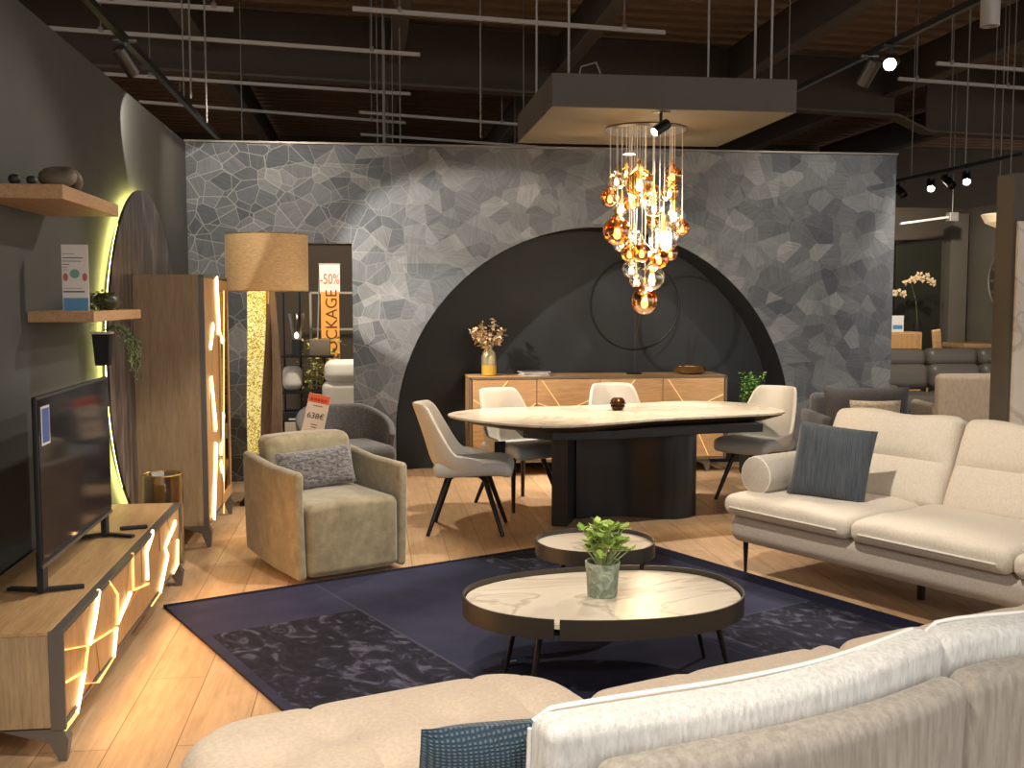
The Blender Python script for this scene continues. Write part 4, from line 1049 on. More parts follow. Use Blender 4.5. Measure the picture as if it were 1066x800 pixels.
# ================================================================== RUG + COFFEE TABLES
rA=atZ(170,633); rB=atZ(643,559); rD0=atZ(296,745); rE=atZ(935,645)
ux=(rB-rA).normalized(); lenx=(rB-rA).length; uy=((rD0-rA).normalized()+(rE-rB).normalized()).normalized()
L2=2.75
cn=[rA,rB,rB+uy*L2,rA+uy*L2]
cen=sum(cn,Vector())/4; ra=math.atan2(ux.y,ux.x)
loc2=[Matrix.Rotation(-ra,4,'Z')@(c-cen) for c in cn]
bm=prism([(c.x,c.y) for c in loc2][::-1],0.001,.016,.003)
o=obj('rug',bm,RUGM,None,tuple(cen),(0,0,ra),smooth=False); tag(o,'dark navy patchwork rug with mottled squares under the coffee tables','rug')
def organic(a,b,n=64,e=2.25,sk=0):
    out=[]
    for i in range(n):
        t=2*PI*i/n; c,s=math.cos(t),math.sin(t)
        x=a*math.copysign(abs(c)**(2/e),c); y=b*math.copysign(abs(s)**(2/e),s); out.append((x+sk*y,y+.03*a*math.sin(t*2+.6)))
    return out
def rim(bm,pts,skip,zb_,zt_,th_=.008):
    n=len(pts); ins=[(x*(1-th_/max(.1,math.hypot(x,y))),y*(1-th_/max(.1,math.hypot(x,y)))) for x,y in pts]
    runs=[];cur=[]
    for i in range(n+1):
        if i%n in skip:
            if cur: runs.append(cur); cur=[]
        else: cur.append(i%n)
    if cur:
        runs.append(cur)
    for run in runs:
        q=[]
        for i in run: q.append(addv(bm,[(*pts[i],zb_),(*pts[i],zt_),(*ins[i],zt_),(*ins[i],zb_)]))
        for a,b in zip(q,q[1:]):
            for k in range(4): bm.faces.new((a[k],a[(k+1)%4],b[(k+1)%4],b[k]))
        bm.faces.new(q[0][::-1]); bm.faces.new(q[-1])
    return bm
def coffee(label,c,a,b,zt_,band,rz_,skips,legs,m=BRONZE,n=96):
    t_=thing('coffee_table',label,'table',(c[0],c[1],.0175),rz_,'marble coffee tables'); zt_-=.0175
    P=organic(a,b,n)
    obj('tabletop',prism([(x*.975,y*.975) for x,y in P],zt_-.04,zt_-.022,.002),MARBLE,t_)
    obj('rim',rim(bmesh.new(),P,skips,zt_-band,zt_),m,t_)
    obj('underframe',prism([(x*.9,y*.9) for x,y in P[::4]],zt_-band+.004,zt_-.041),BLACKMET,t_)
    for lx_,ly_ in legs: obj('leg',tube([(lx_*.86,ly_*.86,zt_-band+.006),(lx_,ly_,0)],[.013,.008],10),BLACKMET,t_)
    return t_
TZ=.36
c=(.955,4.24)
coffee('large oval marble coffee table with bronze rim holding the potted plant',c,.59,.405,.385,.080,math.radians(3),
   {195,51},[(-.40,.10),(-.37,-.27),(.50,.14),(.48,-.24)],BRONZE,288)
coffee('small round marble coffee table behind the large one',(1.085,5.02),.292,.265,.42,.07,0,{200},[(-.2,-.1),(.2,-.1),(0,.2)])
lt=thing('floor_label','small dark blue info label under the large coffee table','label',(.60,4.44,.017),.3)
# plant on coffee table
p=atZ(627,620,.364)
t_=thing('potted_plant','bright green leafy plant in embossed green pot on coffee table','plant',(p.x,p.y,.3635))
POT=mat('green_pot',(.22,.27,.20),.55); tt=NT(POT); nn=tt.noise(tt.coord((1,1,1)),14,2,.5,2); tt.bump(nn,1,.02); tt.col(tt.ramp(nn,[(.4,(.20,.25,.19)),(.6,(.36,.41,.33))]))
s_=4.25/4.2
obj('pot',lathe([(0,0),(.058,0),(.062,.006),(.070,.12),(.073,.135),(.073,.145),(.066,.145),(.062,.11),(0,.11)],36),POT,t_)
rnd=random.Random(9); st=bmesh.new(); lf=bmesh.new()
for k in range(52):
    a=rnd.uniform(0,2*PI); s=rnd.uniform(.01,.115); h=rnd.uniform(.21,.315)-s*.4
    e=Vector((s*math.cos(a),s*math.sin(a),h)); tube([(e.x*.15,e.y*.15,.11),(e.x*.6,e.y*.6,h*.8),e],.0025,5,st)
    for q in range(7):
        b=q/7*2*PI+rnd.random(); ln=rnd.uniform(.032,.05); up=rnd.uniform(.1,.9)
        d=Vector((math.cos(b),math.sin(b),up)).normalized(); sd=d.cross(Vector((0,0,1))).normalized()
        z_=e; vv=addv(lf,[z_,z_+d*ln*.6+sd*ln*.33,z_+d*ln,z_+d*ln*.6-sd*ln*.33,z_+d*ln*.55-Vector((0,0,.004))])
        lf.faces.new((vv[0],vv[1],vv[4])); lf.faces.new((vv[1],vv[2],vv[4])); lf.faces.new((vv[2],vv[3],vv[4])); lf.faces.new((vv[3],vv[0],vv[4]))
obj('stems',st,mat('stem_green',(.35,.42,.18),.5),t_); obj('leaves',lf,LEAF,t_)
obj('card',B((0,0,.012),(.11,.002,.024),0,RX(-.5)),mat('label_blue',(.03,.06,.13),.5),lt,smooth=False)
obj('print_lines',B((-.01,-.003,.014),(.05,.001,.005),0,RX(-.5)),PLASTW,lt,smooth=False)

# ================================================================== RIGHT CREAM SOFA
fi=math.radians(-62.5)
LS=2.55
cl=Vector((2.055,5.90,0)); sofaM=Matrix.Translation(cl)@RZ(fi)
# local x from 0..LS, y from 0 (front) to 1.0
t_=thing('three_seat_sofa','cream sofa on thin black legs right of the rug with blue cushion','sofa',tuple(cl),fi)
obj('base',xform(rbox(LS,.92,.17,.065,(16,6,1),5),T(LS/2,.475,.265)),TAUPE if False else fabric('cream_base',(.44,.40,.35),(.52,.48,.43),(1,1,.5),120,.5,.003),t_)
def seatcush(w,d,h,seedv):
    rr=random.Random(seedv); p1=rr.random()*6
    def f(x,y,z):
        u=x/(w/2); v=y/(d/2)
        zz=z
        if z>0: zz+= .022*(1-u**4)*(1-v*v*.6)+.004*math.sin(9*u+p1)*math.cos(7*v)
        return (x,y,zz-.015*max(0,-v-.75)*2)
    return rbox(w,d,h,h*.42,(14,12,2),5,f)
sw=.88
for k in range(3):
    o=obj('seat_cushion',xform(seatcush(sw-.004,.86,.115,k),T(.02+sw*k+sw/2-.03,.405,.405)),CREAM,t_)
    x0=.02+sw*k-.03
    pp_=[(x0+.01,.03,.392)]+[(x0+sw*i/12,-.0275,.392) for i in range(1,12)]+[(x0+sw-.01,.03,.392)]
    obj('piping',tube(pp_,.006,6),mat('piping_white',(.75,.71,.64),.7),o)
def backc(w,seedv):
    rr=random.Random(seedv); p1=rr.random()*6
    def f(x,y,z):
        u=x/(w/2); v=z/.28
        bulge=.042*abs(math.sin((v+1)/2*PI*2))**.5 if y<0 else 0
        bulge*=(1-u**6)
        yy=y-bulge+.018
        return (x*(1-.01*v),yy+.012*math.sin(3*u+p1)*.4,z+.010*math.sin(5*u+p1)*(1 if v>.6 else 0))
    return rbox(w,.17,.56,.055,(14,2,20),5,f)
for k in range(3):
    wB=.86
    m_=T(.10+wB*k+wB/2,.80,.665)@RX(math.radians(-24))
    o=obj('back_cushion',xform(backc(wB-.006,k+5),m_),CREAM,t_)
obj('back_frame',xform(rbox(LS-.12,.08,.42,.035,(10,1,5),3),T(LS/2+.04,.955,.50)@RX(math.radians(-12))),MATS['cream_base'],t_)
# bolster arm
bm=lathe([(0,-.22),(.09,-.22),(.108,-.205),(.115,-.17),(.115,.20),(.108,.225),(.09,.235),(0,.235)],40); xform(bm,T(.115,.35,.570)@RX(PI/2))
b_=obj('arm_bolster',bm,MATS['cream_base'],t_)
obj('piping',torus(.106,.005,T(.115,.128,.570)@RX(PI/2),None,40,6),MATS['piping_white'],b_)
for x,y in ((.09,.08),(LS-.10,.08),(.09,.88),(LS-.1,.88)): obj('leg',tube([(x,y,.20),(x,y,0)],[.017,.009],12),BLACKMET,t_)
obj('leg',tube([(1.02,.42,.20),(1.02,.42,0)],[.022,.022],12),BLACKMET,t_)
cu=obj('blue_cushion',xform(pillow(.44,.43,.14,22,.035,8),RY(math.radians(5))),NAVYC,None); tag(cu,'shiny blue grey square cushion leaning on the left end of cream sofa','cushion')
cu.matrix_world=sofaM@T(.49,.33,.675)@RZ(math.radians(22))@RX(math.radians(-16))

# ================================================================== FOREGROUND SOFA
O=Vector((.574,3.01,0)); fa=math.radians(20); FM=Matrix.Translation(O)@RZ(fa)
t_=thing('corner_sofa','cream corner sofa seen from behind in the foreground with tufted open end','sofa',tuple(O),fa)
# seat pieces, local +y = front
def tuft(w,d,pts):
    def f(x,y,z):
        if z<=0: return (x,y,z)
        dz=.012*(1-(x/(w/2))**6)*(1-(y/(d/2))**6)
        for (a,b,r,k) in pts:
            q=((x-a)**2+(y-b)**2)/(r*r); dz-=k*math.exp(-q)
        for sx in (-.16,.34):
            dz-=.018*math.exp(-abs(x-sx-.05*math.sin(y*5))/.016)*(1-.5*abs(y))
        return (x,y,z+dz)
    return f
tp_=[(-.05,-.12,.09,.03),(-.30,-.26,.09,.03),(.2,-.34,.09,.03)]
for px_,py_ in ((482,745),(350,762),(415,790),(285,790),(560,735)):
    q=FM.inverted()@atZ(px_,py_,.46); tp_.append((q.x+.555,q.y+.52,.075,.030))
def rounded(bmx,w,d,rc):
    for v in bmx.verts:
        x,y=v.co.x,v.co.y
        # pull the outer corners round in plan
        for sx in (-1,1):
            for sy in (-1,1):
                cx_=sx*(w/2-rc); cy_=sy*(d/2-rc)
                if (x-cx_)*sx>0 and (y-cy_)*sy>0:
                    a=(x-cx_)*sx; b=(y-cy_)*sy; m=max(a,b); l=math.hypot(a,b)
                    if l>1e-6: v.co.x=cx_+sx*a*m/l; v.co.y=cy_+sy*b*m/l
    return bmx
w,d=1.14,1.50
bm=rbox(w,d,.20,.07,(90,60,2),4,tuft(w,d,tp_)); rounded(bm,w,d,.24)
obj('chaise_seat',xform(bm,T(-.555,-.52,.36)),SANDC,t_)
bm=rbox(w-.08,d-.08,.17,.03,(12,12,1),2); rounded(bm,w-.08,d-.08,.20); obj('chaise_base',xform(bm,T(-.555,-.52,.175)),TAUPE,t_)
for k,(x0,x1) in enumerate(((.02,1.02),(1.02,2.05))):
    w2=x1-x0; d2=.98
    obj('seat_cushion',xform(rbox(w2-.006,d2,.18,.07,(20,20,2),4,tuft(w2,d2,[(-.2,.1,.08,.015),(.2,.1,.08,.015),(0,-.2,.08,.015)])),T((x0+x1)/2,-.50,.355)),SANDC,t_)
obj('seat_base',xform(rbox(2.0,1.0,.17,.03,(12,8,1),2),T(1.04,-.50,.175)),TAUPE,t_)
bend=lambda x,c,k: k*(x-c)**2
def interp(tab,x):
    if x<=tab[0][0]: return tab[0][1]
    for (a,b),(c_,d_) in zip(tab,tab[1:]):
        if x<=c_:
            t=(x-a)/(c_-a); return b+(d_-b)*t
    return tab[-1][1]
RV=[(-.66,-.955),(-.47,-.968),(-.30,-.988),(-.16,-.995),(.02,-.992),(.19,-.965),(.37,-.930),(.44,-.925),(.55,-.935),(.69,-.97),(1.2,-1.0),(1.6,-1.0)]
RV=[(a,sum(interp(RV,a+k*.06) for k in (-1,0,1))/3) for a in [x*.05-.7 for x in range(50)]]
def fback(w,h,t,seedv,c0,r=.04):
    rr=random.Random(seedv); p1=rr.random()*6
    def f(x,y,z):
        u=x/(w/2); X=x+c0
        return (x,y+interp(RV,X)+1.0+(.018*math.cos(u*1.5)*(1 if y>0 else -1)*math.cos(z/h*PI)),z+.004*math.sin(2.2*u+p1)*(1 if z>0 else 0))
    return rbox(w,t,h,r,(34,3,8),5,f)
BTOP=.842
for k,(x0,x1) in enumerate(((-.665,.372),(.380,1.45))):
    w2=x1-x0; Mb=T((x0+x1)/2,-1.040,BTOP-.222)@RX(math.radians(4))
    o=obj('back_cushion',xform(fback(w2,.44,.095,k+2,(x0+x1)/2,.030),Mb),CREAMR,t_)
    hw=w2/2; pts=[]
    for i in range(29):
        x=-hw+.003+(w2-.006)*i/28; X=x+(x0+x1)/2; u=x/hw
        pts.append(Mb@Vector((x,.028+interp(RV,X)+1.0,.222-(.022*max(0,abs(u)-.95)/.05))))
    obj('piping',tube(pts,.0045,6),mat('piping_bright',(.85,.83,.79),.7),o)
    pts=[Mb@Vector((-hw-.003,.028+interp(RV,x0)+1.0,.19-.40*i/10)) for i in range(11)]
    obj('piping',tube(pts,.0045,6),MATS['piping_bright'],o)
for k,(x0,x1) in enumerate(((-.60,.335),(.345,1.45))):
    w2=x1-x0
    obj('back_panel',xform(fback(w2,.70,.09,k+7,(x0+x1)/2,.04),T((x0+x1)/2,-1.140,.432)@RX(math.radians(2))),TAUPE,t_)
for x,y in ((-1.0,.1),(-1.0,-1.15),(-.05,.1),(1.95,-.1),(1.95,-.92)): obj('leg',tube([(x,y,.10),(x,y,0)],.018,10),BLACKMET,t_)
cu=obj('knitted_cushion',xform(pillow(.44,.36,.13,22,.03,12),RY(math.radians(3))),KNIT,None); tag(cu,'blue knitted cushion behind white back cushion of foreground sofa','cushion')
cu.matrix_world=FM@T(-.60,-.81,.595)@RZ(math.radians(-10))@RX(math.radians(14))

# ================================================================== THROUGH THE DOORWAY
# banner
b0=atY(343,275,11.6); b1=atY(343,372,11.6); bw=atY(353.5,300,11.6).x-atY(334.5,300,11.6).x
t_=thing('sale_banner','orange and white vertical sale banner hanging beyond the doorway','banner',(b0.x,11.6,b1.z-.25),0)
bh=b0.z-b1.z+.25; wh=bh*.24
obj('orange_cloth',B((0,0,(bh-wh)/2),(bw,.008,bh-wh),0),mat('banner_orange',(.82,.36,.07),.6),t_,smooth=False)
obj('white_head',B((0,0,bh-wh/2),(bw*1.12,.009,wh),0),mat('banner_white',(.72,.66,.56),.6),t_,smooth=False)
text_part('lettering','-50%',.155,mat('ink_orange',(.62,.10,.02),.6),t_,(0,-.007,bh-wh*.55),(PI/2,0,0),sx=.68)
o=text_part('lettering','DÉSTOCKAGE',.175,mat('ink_brown',(.13,.035,.008),.6),t_,(.02,-.006,(bh-wh)/2-.03),(PI/2,-PI/2,0),sx=.95)
obj('pole',tube([(-bw*.55,.05,bh),(-bw*.95,.05,-(b1.z-.25))],.008,6),GALV,t_)
o=obj('rod',tube([(-bw*.6,0,bh),(bw*.6,0,bh)],.008,6),GALV,t_)
# pale metal picture frame / display rack
r0=atY(323,305,12.6); r1=atY(366,430,12.6)
t_=thing('display_frame','thin pale metal open display frame standing behind the sale banner','rack',(r0.x,12.6,0))
bm=bmesh.new(); W=r1.x-r0.x+.12; Ht=r0.z; hm=atY(340,343,12.6).z
for p,q in (((0,0,0),(0,0,Ht)),((W,0,0),(W,0,Ht)),((0,0,Ht),(W,0,Ht)),((0,0,hm),(W,0,hm)),((0,0,.3),(W,0,.3))): beam(p,q,.025,.025,bm,(0,1,0))
obj('frame',bm,mat('pale_frame',(.45,.38,.28),.4,.3),t_,smooth=False); 
struct('trim_7',B((0,13.6,1.3),(3.2,.1,2.6),0),BROWNW)
# etagere with lantern
e0=atY(293,320,10.9); e1=atY(327,470,10.9)
t_=thing('console_shelf','black metal shelving console with decor beyond the doorway','shelving',(e0.x,10.9,0)); W=.62
lv=[atY(300,y,10.9).z for y in (371,408,437)]
bm=bmesh.new(); hT=atY(300,262,10.9).z
for x in (0.02,.18,.42): tube([(x,0,0),(x,0,hT if x<.4 else lv[0])],.012,6,bm)
for z in lv: beam((0,0,z),(W-.1,0,z),.30,.02,bm)
obj('frame',bm,BLACKMET,t_,smooth=False)
obj('drawer_box',B((.26,.02,.25),(.52,.3,.42),.004),BLACK,t_,smooth=False)
for x,z in ((.12,atY(303,455,10.9).z),(.12,.50)): obj('drawer_label',B((x-.01,-.135,z if z<.46 else .38),(.09,.004,.035),0),PLASTW,t_,smooth=False)
la=atY(303,328,10.85)
t_=thing('table_lantern','glass funnel lantern with a lit bulb on the black shelving','lamp',(la.x+.05,10.85,lv[0]+.012))
obj('base',lathe([(0,0),(.05,0),(.05,.16),(0,.16)],20),BLACK,t_)
obj('glass_funnel',lathe([(.045,.16),(.05,.2),(.085,.42),(.08,.42),(.04,.19)],24),G_CLEAR,t_); obj('bulb',lathe([(0,.17),(.018,.18),(.022,.21),(0,.235)],12),BULB,t_)
o=obj('storage_box',B((0,0,.08),(.20,.2,.16),.004),STONE,None,(e0.x+.38,10.85,lv[0]+.011)); tag(o,'brown box on top of the black shelving beyond the doorway','box')
o=obj('white_pouffe',xform(rbox(.20,.18,.26,.08,(4,4,4),4),T(0,0,.13)),CHAIRL,None,(e0.x+.1,10.9,lv[1]+.012)); tag(o,'rounded cream cushion on the black shelving beyond doorway','cushion')
o=thing('word_sign','pale wooden heart sign box on the lower black shelf','sign',(e0.x+.18,10.74,lv[2]+.011-.19+.18)); 
obj('plaque',B((0,-.05,-.10+.02),(.30,.02,.15),.003),mat('plaque',(.5,.42,.32),.6),o,smooth=False)
# plant and cream recliner
p=atY(331,398,10.3)
t_=thing('leafy_branch','yellow green leafy plant in a pot beside the cream recliner','plant',(p.x,11.35,0))
obj('pot',lathe([(0,0),(.08,0),(.10,.5),(.09,.5),(0,.45)],20),BLACK,t_)
rnd=random.Random(2); z0=atY(331,415,10.4).z; z1=atY(331,355,10.4).z
obj('foliage',leaves(bmesh.new(),[(rnd.gauss(0,.10),rnd.gauss(0,.07),rnd.uniform(.5,z1-.02)) for _ in range(330)],.07,rnd),leafm('olive_leaf',(.20,.22,.05),(.55,.50,.16)),t_)
q=atY(351,400,10.15)
t_=thing('cream_recliner','cream leather recliner with padded headrest beyond the doorway','armchair',(q.x+.12,10.35,0),.15)
z_h=atY(351,376,10.1).z
obj('headrest',xform(rbox(.50,.20,.24,.09,(6,3,3),5),T(0,0,z_h-.12)@RX(-.3)),CHAIRL,t_)
obj('backrest',xform(rbox(.54,.20,.50,.08,(6,3,4),5),T(0,.0,z_h-.45)),CHAIRL,t_)
obj('seat',xform(rbox(.56,.55,.22,.08,(6,6,2),5),T(0,-.2,.36)),CHAIRL,t_)
for s in (-1,1): obj('arm',xform(rbox(.1,.6,.34,.045,(2,6,3),4),T(s*.33,-.15,.42)),CHAIRL,t_)
obj('base',lathe([(0,0),(.26,0),(.26,.02),(.04,.03),(.04,.26),(0,.26)],28),BLACKMET,t_)

# ================================================================== RIGHT BACKGROUND
# dark armchair behind the sofa with cushion
p=atY(912,430,8.0)
t_=thing('dark_armchair','dark grey upholstered armchair with pale side behind the cream sofa','armchair',(p.x,8.25,0),math.radians(-8))
zt=atY(912,405,8.2).z
obj('backrest',xform(rbox(.66,.14,zt-.42,.05,(6,2,4),4),T(-.02,.28,(zt-.06+.36)/2)),DKFAB,t_)
obj('seat',xform(rbox(.62,.62,.22,.06,(6,6,2),4),T(-.02,-.02,.36)),DKFAB,t_)
for s in (-1,1):
    o=obj('arm',xform(rbox(.07,.70,.50,.03,(1,6,4),4),T(s*.36-.02,.0,.41)),BEIGEF if s>0 else DKFAB,t_)
    for sy in (-1,1): obj('leg',tube([(s*.28,sy*.26,.26),(s*.30,sy*.28,0)],[.018,.012],8),BLACKMET,t_)
cu=obj('grey_cushion',pillow(.70,.42,.16,20,.05,3),DKFAB,None); tag(cu,'large charcoal cushion standing up behind the cream sofa','cushion')
q=atY(905,423,7.98); cu.matrix_world=T(q.x+.02,8.06,zt-.18)@RZ(math.radians(-8))@RX(math.radians(-8))
LP_=mat('leaf_print',(.6,.52,.36),.8); tt=NT(LP_); nn=tt.noise(tt.coord((1,1,2)),16,2,.5,1.5); tt.col(tt.ramp(nn,[(.46,(.70,.63,.48)),(.5,(.42,.32,.16)),(.55,(.72,.64,.50))]))
cu=obj('patterned_cushion',pillow(.40,.30,.10,18,.05,6),LP_,None); tag(cu,'small cream leaf patterned cushion peeking above the sofa back','cushion')
q=atY(909,430,7.75); cu.matrix_world=T(q.x+.04,7.80,.655)@RZ(math.radians(-10))
# beige armchair
p=atY(1012,390,9.4)
t_=thing('beige_armchair','beige high backed armchair seen from behind left of the grey post','armchair',(p.x+.08,9.7,0),math.radians(172))
zt=atY(1012,389,9.4).z
obj('backrest',xform(rbox(.74,.16,zt-.10,.06,(8,2,6),4,lambda x,y,z:(x*(1+.10*z),y+.05*z,z)),T(0,.30,zt/2+.05)),BEIGEF,t_)
obj('seat',xform(rbox(.62,.62,.24,.06,(6,6,2),4),T(0,-.08,.36)),BEIGEF,t_)
for s in (-1,1):
    obj('arm',xform(rbox(.09,.62,.40,.04,(1,6,4),4),T(s*.33,-.05,.38)),BEIGEF,t_)
    for sy in (-1,1): obj('leg',tube([(s*.27,sy*.26-.02,.24),(s*.29,sy*.28-.02,0)],[.02,.012],8),BLACKMET,t_)
# leather recliner sofa
pl_=atY(925,365,11.4); pr_=atY(1050,368,11.4)
t_=thing('leather_sofa','grey brown leather recliner sofa with thick padded back by far wall','sofa',((pl_.x+pr_.x)/2+.25,11.6,0),0)
zt=pl_.z
W=(pr_.x-pl_.x)+.5; n=3
for k in range(n):
    x=-W/2+W/n*(k+.5)
    obj('headrest',xform(rbox(W/n-.01,.24,.22,.09,(8,3,3),4),T(x,.22,zt-.11)),LEATH,t_)
    obj('back_cushion',xform(rbox(W/n-.01,.26,.30,.09,(8,3,3),4),T(x,.16,zt-.33)),LEATH,t_)
    obj('seat_cushion',xform(rbox(W/n-.01,.70,.22,.08,(8,8,2),4),T(x,-.15,.40)),LEATH,t_)
for s in (-1,1): obj('arm',xform(rbox(.24,.95,.55,.10,(2,8,4),4),T(s*(W/2+.10),-.08,.36)),LEATH,t_)
obj('base',B((0,-.05,.16),(W,.8,.24),.01),BLACK,t_)
# table with card behind
q0=atY(985,362,13.0); 
t_=thing('side_table','light wood table with standing card behind the leather sofa','table',(q0.x+.42,13.0,0))
zt=atY(1010,357,13.0).z
obj('tabletop',prism([(-.32,-.25),(.32,-.3),(.35,.25),(-.3,.3)],zt-.06,zt,.01),OAKS,t_)
for sx in (-1,1):
    for sy in (-1,1): obj('leg',tube([(sx*.25,sy*.2,zt-.06),(sx*.27,sy*.22,0)],[.02,.014],8),DARKOAK,t_)
q=atY(1041,350,12.95)
t2=thing('menu_card','upright white card with small print on the light wood table','sign',(q.x-.02,12.92,zt+.001),.1)
obj('card',B((0,0,.17),(.17,.01,.34),.002),PLASTW,t2,smooth=False); bm=bmesh.new()
for i in range(5): box(bm,(0,-.007,.07+i*.05),(.10-.01*(i%2),.002,.014))
obj('print_lines',bm,mat('print_brown',(.3,.2,.1),.6),t2,smooth=False)
q=atY(998,352,13.2)
t_=thing('wooden_stool','small light wood chair back poking up beside the wood table','chair',(q.x,13.75,0),.2)
zc=atY(998,343,13.75).z
obj('backrest',xform(rbox(.14,.05,.30,.02,(2,1,3),3),T(0,0,zc-.15)@RY(-.12)),OAKS,t_); obj('seat',xform(rbox(.4,.4,.05,.02,(2,2,1),3),T(0,-.2,.45)),OAKS,t_)
for sx in (-1,1):
    for sy in (-1,1): obj('leg',tube([(sx*.16,-.2+sy*.16,.44),(sx*.18,-.2+sy*.18,0)],.015,8),OAKS,t_)
obj('back_post',tube([(0,0,.44),(0,0,zc-.2)],.02,8),OAKS,t_)
# far sideboard, card, orchids
q0=atY(925,346,14.6); q1=atY(960,346,14.6)
t_=thing('far_sideboard','small oak sideboard against the far dark panel','sideboard',((q0.x+q1.x)/2-.2,14.8,0)); W=q1.x-q0.x+.4; zt=q0.z
obj('body',B((0,0,zt/2+.05),(W,.40,zt-.10),.004),OAKS,t_,smooth=False); obj('door',B((W*.22,-.205,zt/2+.05),(W*.48,.012,zt-.16),.002),OAKF,t_,smooth=False); obj('door',B((-W*.27,-.205,zt/2+.05),(W*.48,.012,zt-.16),.002),OAKF,t_,smooth=False)
for sx in (-1,1):
    for sy in (-1,1): obj('leg',tube([(sx*(W/2-.05),sy*.16,.11),(sx*(W/2-.05),sy*.16,0)],.018,8),BLACKMET,t_)
q=atY(939,335,14.55)
t2=thing('info_card','white information card with blue print on the far sideboard','sign',(q.x,14.68,zt+.001),0)
obj('card',B((0,0,.12),(.19,.01,.24),.002),PLASTW,t2,smooth=False); obj('blue_print',B((0,-.007,.07),(.15,.002,.06),0),mat('footer_blue',(.1,.2,.4)),t2,smooth=False)
for k,(x,y,w) in enumerate(((958,294,'upper orchid spray glowing cream against the far dark panel'),(934,308,'lower orchid spray half hidden by the wallpapered wall edge'))):
    q=atY(x,y,14.8); t2=thing('orchid',w,'flower',(q.x-(.0 if k==0 else .12),14.85,zt+.001),0,'orchids on the far sideboard')
    obj('pot',lathe([(0,0),(.05,0),(.06,.12),(.05,.12),(0,.10)],16),BLACK,t2)
    hz=q.z-zt; obj('stem',tube([(0,0,.1),(-.03,0,hz*.6),(-.12,0,hz),(.0,0,hz+.08),(.22,0,hz-.02)],.005,6),LEAFD,t2)
    rnd=random.Random(k+30); bm=bmesh.new()
    for b in range(8):
        u=b/7; cx_=-.18+u*.42; cz_=hz+.07*math.sin(u*PI)+rnd.uniform(-.04,.04)
        for pt in range(5):
            a=pt*2*PI/5+rnd.random(); m_=T(cx_,rnd.uniform(-.04,.04),cz_)@RY(a)@RX(rnd.uniform(-.2,.2)); s=.062
            v=addv(bm,[m_@Vector(c) for c in ((0,0,0),(s*.4,-.01,s*.5),(0,0,s),(-s*.4,-.01,s*.5))]); bm.faces.new(v)
    obj('blossoms',bm,mat('orchid_cream',(.75,.55,.33),.6),t2)
# wall clock on the side wall
q=atX(1048,292,XS)
t_=thing('wall_clock','large round dark wall clock partly hidden by the grey post','clock',(XS-.005,q.y,q.z))
R_=.42
xf=lambda bm: xform(bm,RY(-PI/2))
obj('face',xf(lathe([(0,.0),(R_,.0),(R_,.02),(0,.02)],56)),mat('clock_face',(.05,.045,.04),.5),t_)
obj('rim',xf(torus(R_,.018,T(0,0,.02),None,56,8)),mat('clock_rim',(.30,.25,.19),.4,.6),t_)
obj('inner_ring',xf(torus(R_*.42,.010,T(0,0,.024),None,40,6)),MATS['clock_rim'],t_)
bm=bmesh.new()
for k in range(12):
    a=k*PI/6; beam((R_*.62*math.cos(a),R_*.62*math.sin(a),.024),(R_*.86*math.cos(a),R_*.86*math.sin(a),.024),.03,.006,bm)
obj('numerals',xf(bm),MATS['clock_rim'],t_,smooth=False)
bm=bmesh.new(); beam((0,0,.03),(.14,.10,.03),.014,.005,bm); beam((0,0,.033),(-.08,.26,.033),.010,.005,bm); obj('hands',xf(bm),BRASS,t_,smooth=False)
q0=atY(937,233,14.6); q1=atY(988,226,14.6)
t_=thing('bar_light','slim pale bar fitting with small grey box hung before the far dark panel','fixture',tuple(q0))
obj('bar',beam((0,0,0),q1-q0,.05,.03),PLASTW,t_,smooth=False); obj('box',B(tuple(q1-q0+Vector((.05,0,.0))),(.14,.12,.13),.01),GALV,t_,smooth=False)
obj('hanger',tube([tuple(q1-q0+Vector((.05,0,.06))),tuple(q1-q0+Vector((.05,0,4.95-q1.z)))],.006,6),CABLE,t_)
# white bowl pendant
q=atY(1050,232,9.4)
t_=thing('pendant_lamp','pale shallow bowl pendant lamp hanging beside the grey post','lamp',(q.x,9.4,q.z))
PS=mat('pendant_shade',(.72,.60,.44),.5,emit=(1,.75,.42),es=.25)
rr=q.x-atY(1025,232,9.4).x
obj('lamp_shade',lathe([(0,-.045),(rr*.5,-.04),(rr*.85,-.0),(rr,.075),(rr*.97,.08),(rr*.8,.02),(0,-.02)],44),PS,t_)
obj('lamp_cap',lathe([(0,.10),(rr*.97,.085),(rr*.97,.078),(0,.08)],44),mat('cap_brown',(.25,.18,.1),.5),t_)
obj('cord',tube([(0,0,.09),(0,0,4.95-q.z)],.005,6),CABLE,t_)

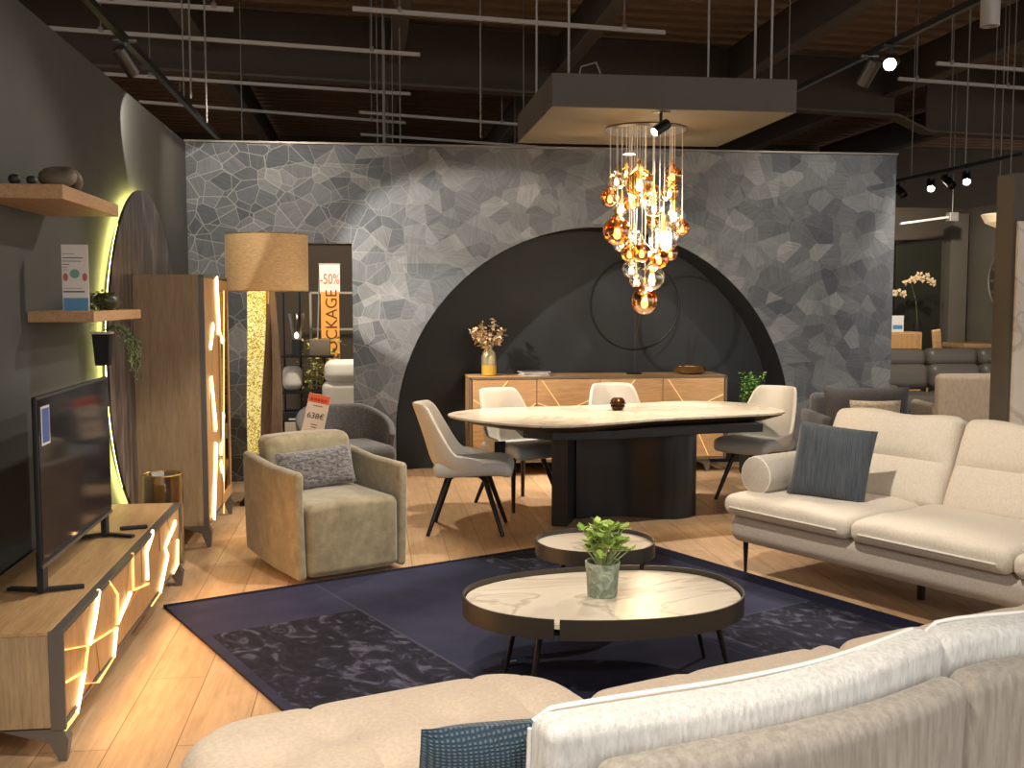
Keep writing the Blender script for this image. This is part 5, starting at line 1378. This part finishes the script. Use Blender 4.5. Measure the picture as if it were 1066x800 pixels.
# ================================================================== LIGHTS
# spots: some at the tracks, the rest unseen and without modelled fixtures
SC=(1,.89,.74)
def sp(*a,**k): return spot(*a,col=SC,**k)
sp((-1.2,7.9,2.9),(2.1,9.9,.9),330,52,.35,.03)            # into the niche, from the left track
sp((1.0,6.6,3.1),(-1.3,4.6,1.2),90,60,.5,.03)           # on the shelves and tv
sp((-1.27,s1.y+.75,2.87),(-1.56,s1.y+2.6,2.25),45,62,.12,.01)     # scallop on the grey wall
sp((-.7,7.9,3.15),(-1.0,9.4,2.3),48,105,.8,.05)           # wallpaper, left
sp((1.2,5.4,3.1),(-.35,6.45,.5),225,42,.5,.04)            # velvet armchair
sp((.2,3.8,3.1),(.9,4.3,.3),110,44,.5,.04)             # coffee table
sp((2.05,6.7,2.68),(2.2,8.3,.75),95,80,.5,.03)          # dining
sp((2.4,9.0,3.1),(1.0,7.5,.4),280,80,.5,.05)            # dining, from behind
sp((1.2,4.6,3.1),(3.0,5.3,.6),200,60,.5,.05)          # cream sofa
sp((-.3,1.6,3.1),(.2,2.8,.4),200,70,.6,.05)
spot((.6,-.8,3.1),(.9,2.1,.6),105,62,.6,.08,(1,.96,.9))         # added behind the camera to brighten the foreground sofa
sp((3.26,s2.y,3.0),(.8,3.6,.3),180,60,.5,.05)         # glaring spot
sp((4.2,7.4,3.1),(4.3,9.4,1.5),60,90,.6,.05)        # wallpaper right
sp((.2,5.0,3.1),(-.6,5.2,.0),85,70,.6,.05)
sp((5.6,10.2,3.3),(6.0,11.6,.8),160,80,.5,.06)
sp((6.2,12.2,3.3),(6.6,15,1.4),130,80,.5,.06)
sp((5.2,8.6,3.3),(5.6,10.0,.6),90,70,.5,.06)
sp((7.5,13.0,3.2),(8.2,15.3,1.3),140,90,.6,.06)
sp((-.2,9.9,3.2),(-.2,12,.9),260,90,.5,.08)
def area(loc_,size,power,rot_,col):
    l=bpy.data.lights.new('cabinet_light','AREA'); l.shape='RECTANGLE'; l.size=size[0]; l.size_y=size[1]; l.energy=power; l.color=col
    o=bpy.data.objects.new('cabinet_light',l); C.objects.link(o); o.location=loc_; o.rotation_euler=rot_
sp((.5,8.75,3.0),(.6,8.6,0),130,72,.4,.03)
sp((3.5,8.6,2.9),(3.3,8.4,0),80,60,.4,.03)
area((CXF+.03,(CY0+CY1)/2,.30),(.24,2.1),7.5,(0,-PI/2,0),(1,.50,.18))
area((HX+.02,(HY0+GD)/2,.95),(1.4,.5),2.5,(0,-PI/2,0),(1,.58,.26))
W_=bpy.data.worlds.new('world'); bpy.context.scene.world=W_; W_.use_nodes=True
W_.node_tree.nodes['Background'].inputs[0].default_value=(1,.97,.93,1); W_.node_tree.nodes['Background'].inputs[1].default_value=1.0
sc=bpy.context.scene
sc.view_settings.view_transform='Standard'; sc.view_settings.look='None'; sc.view_settings.exposure=.62; sc.view_settings.gamma=1
sc.view_settings.use_curve_mapping=False
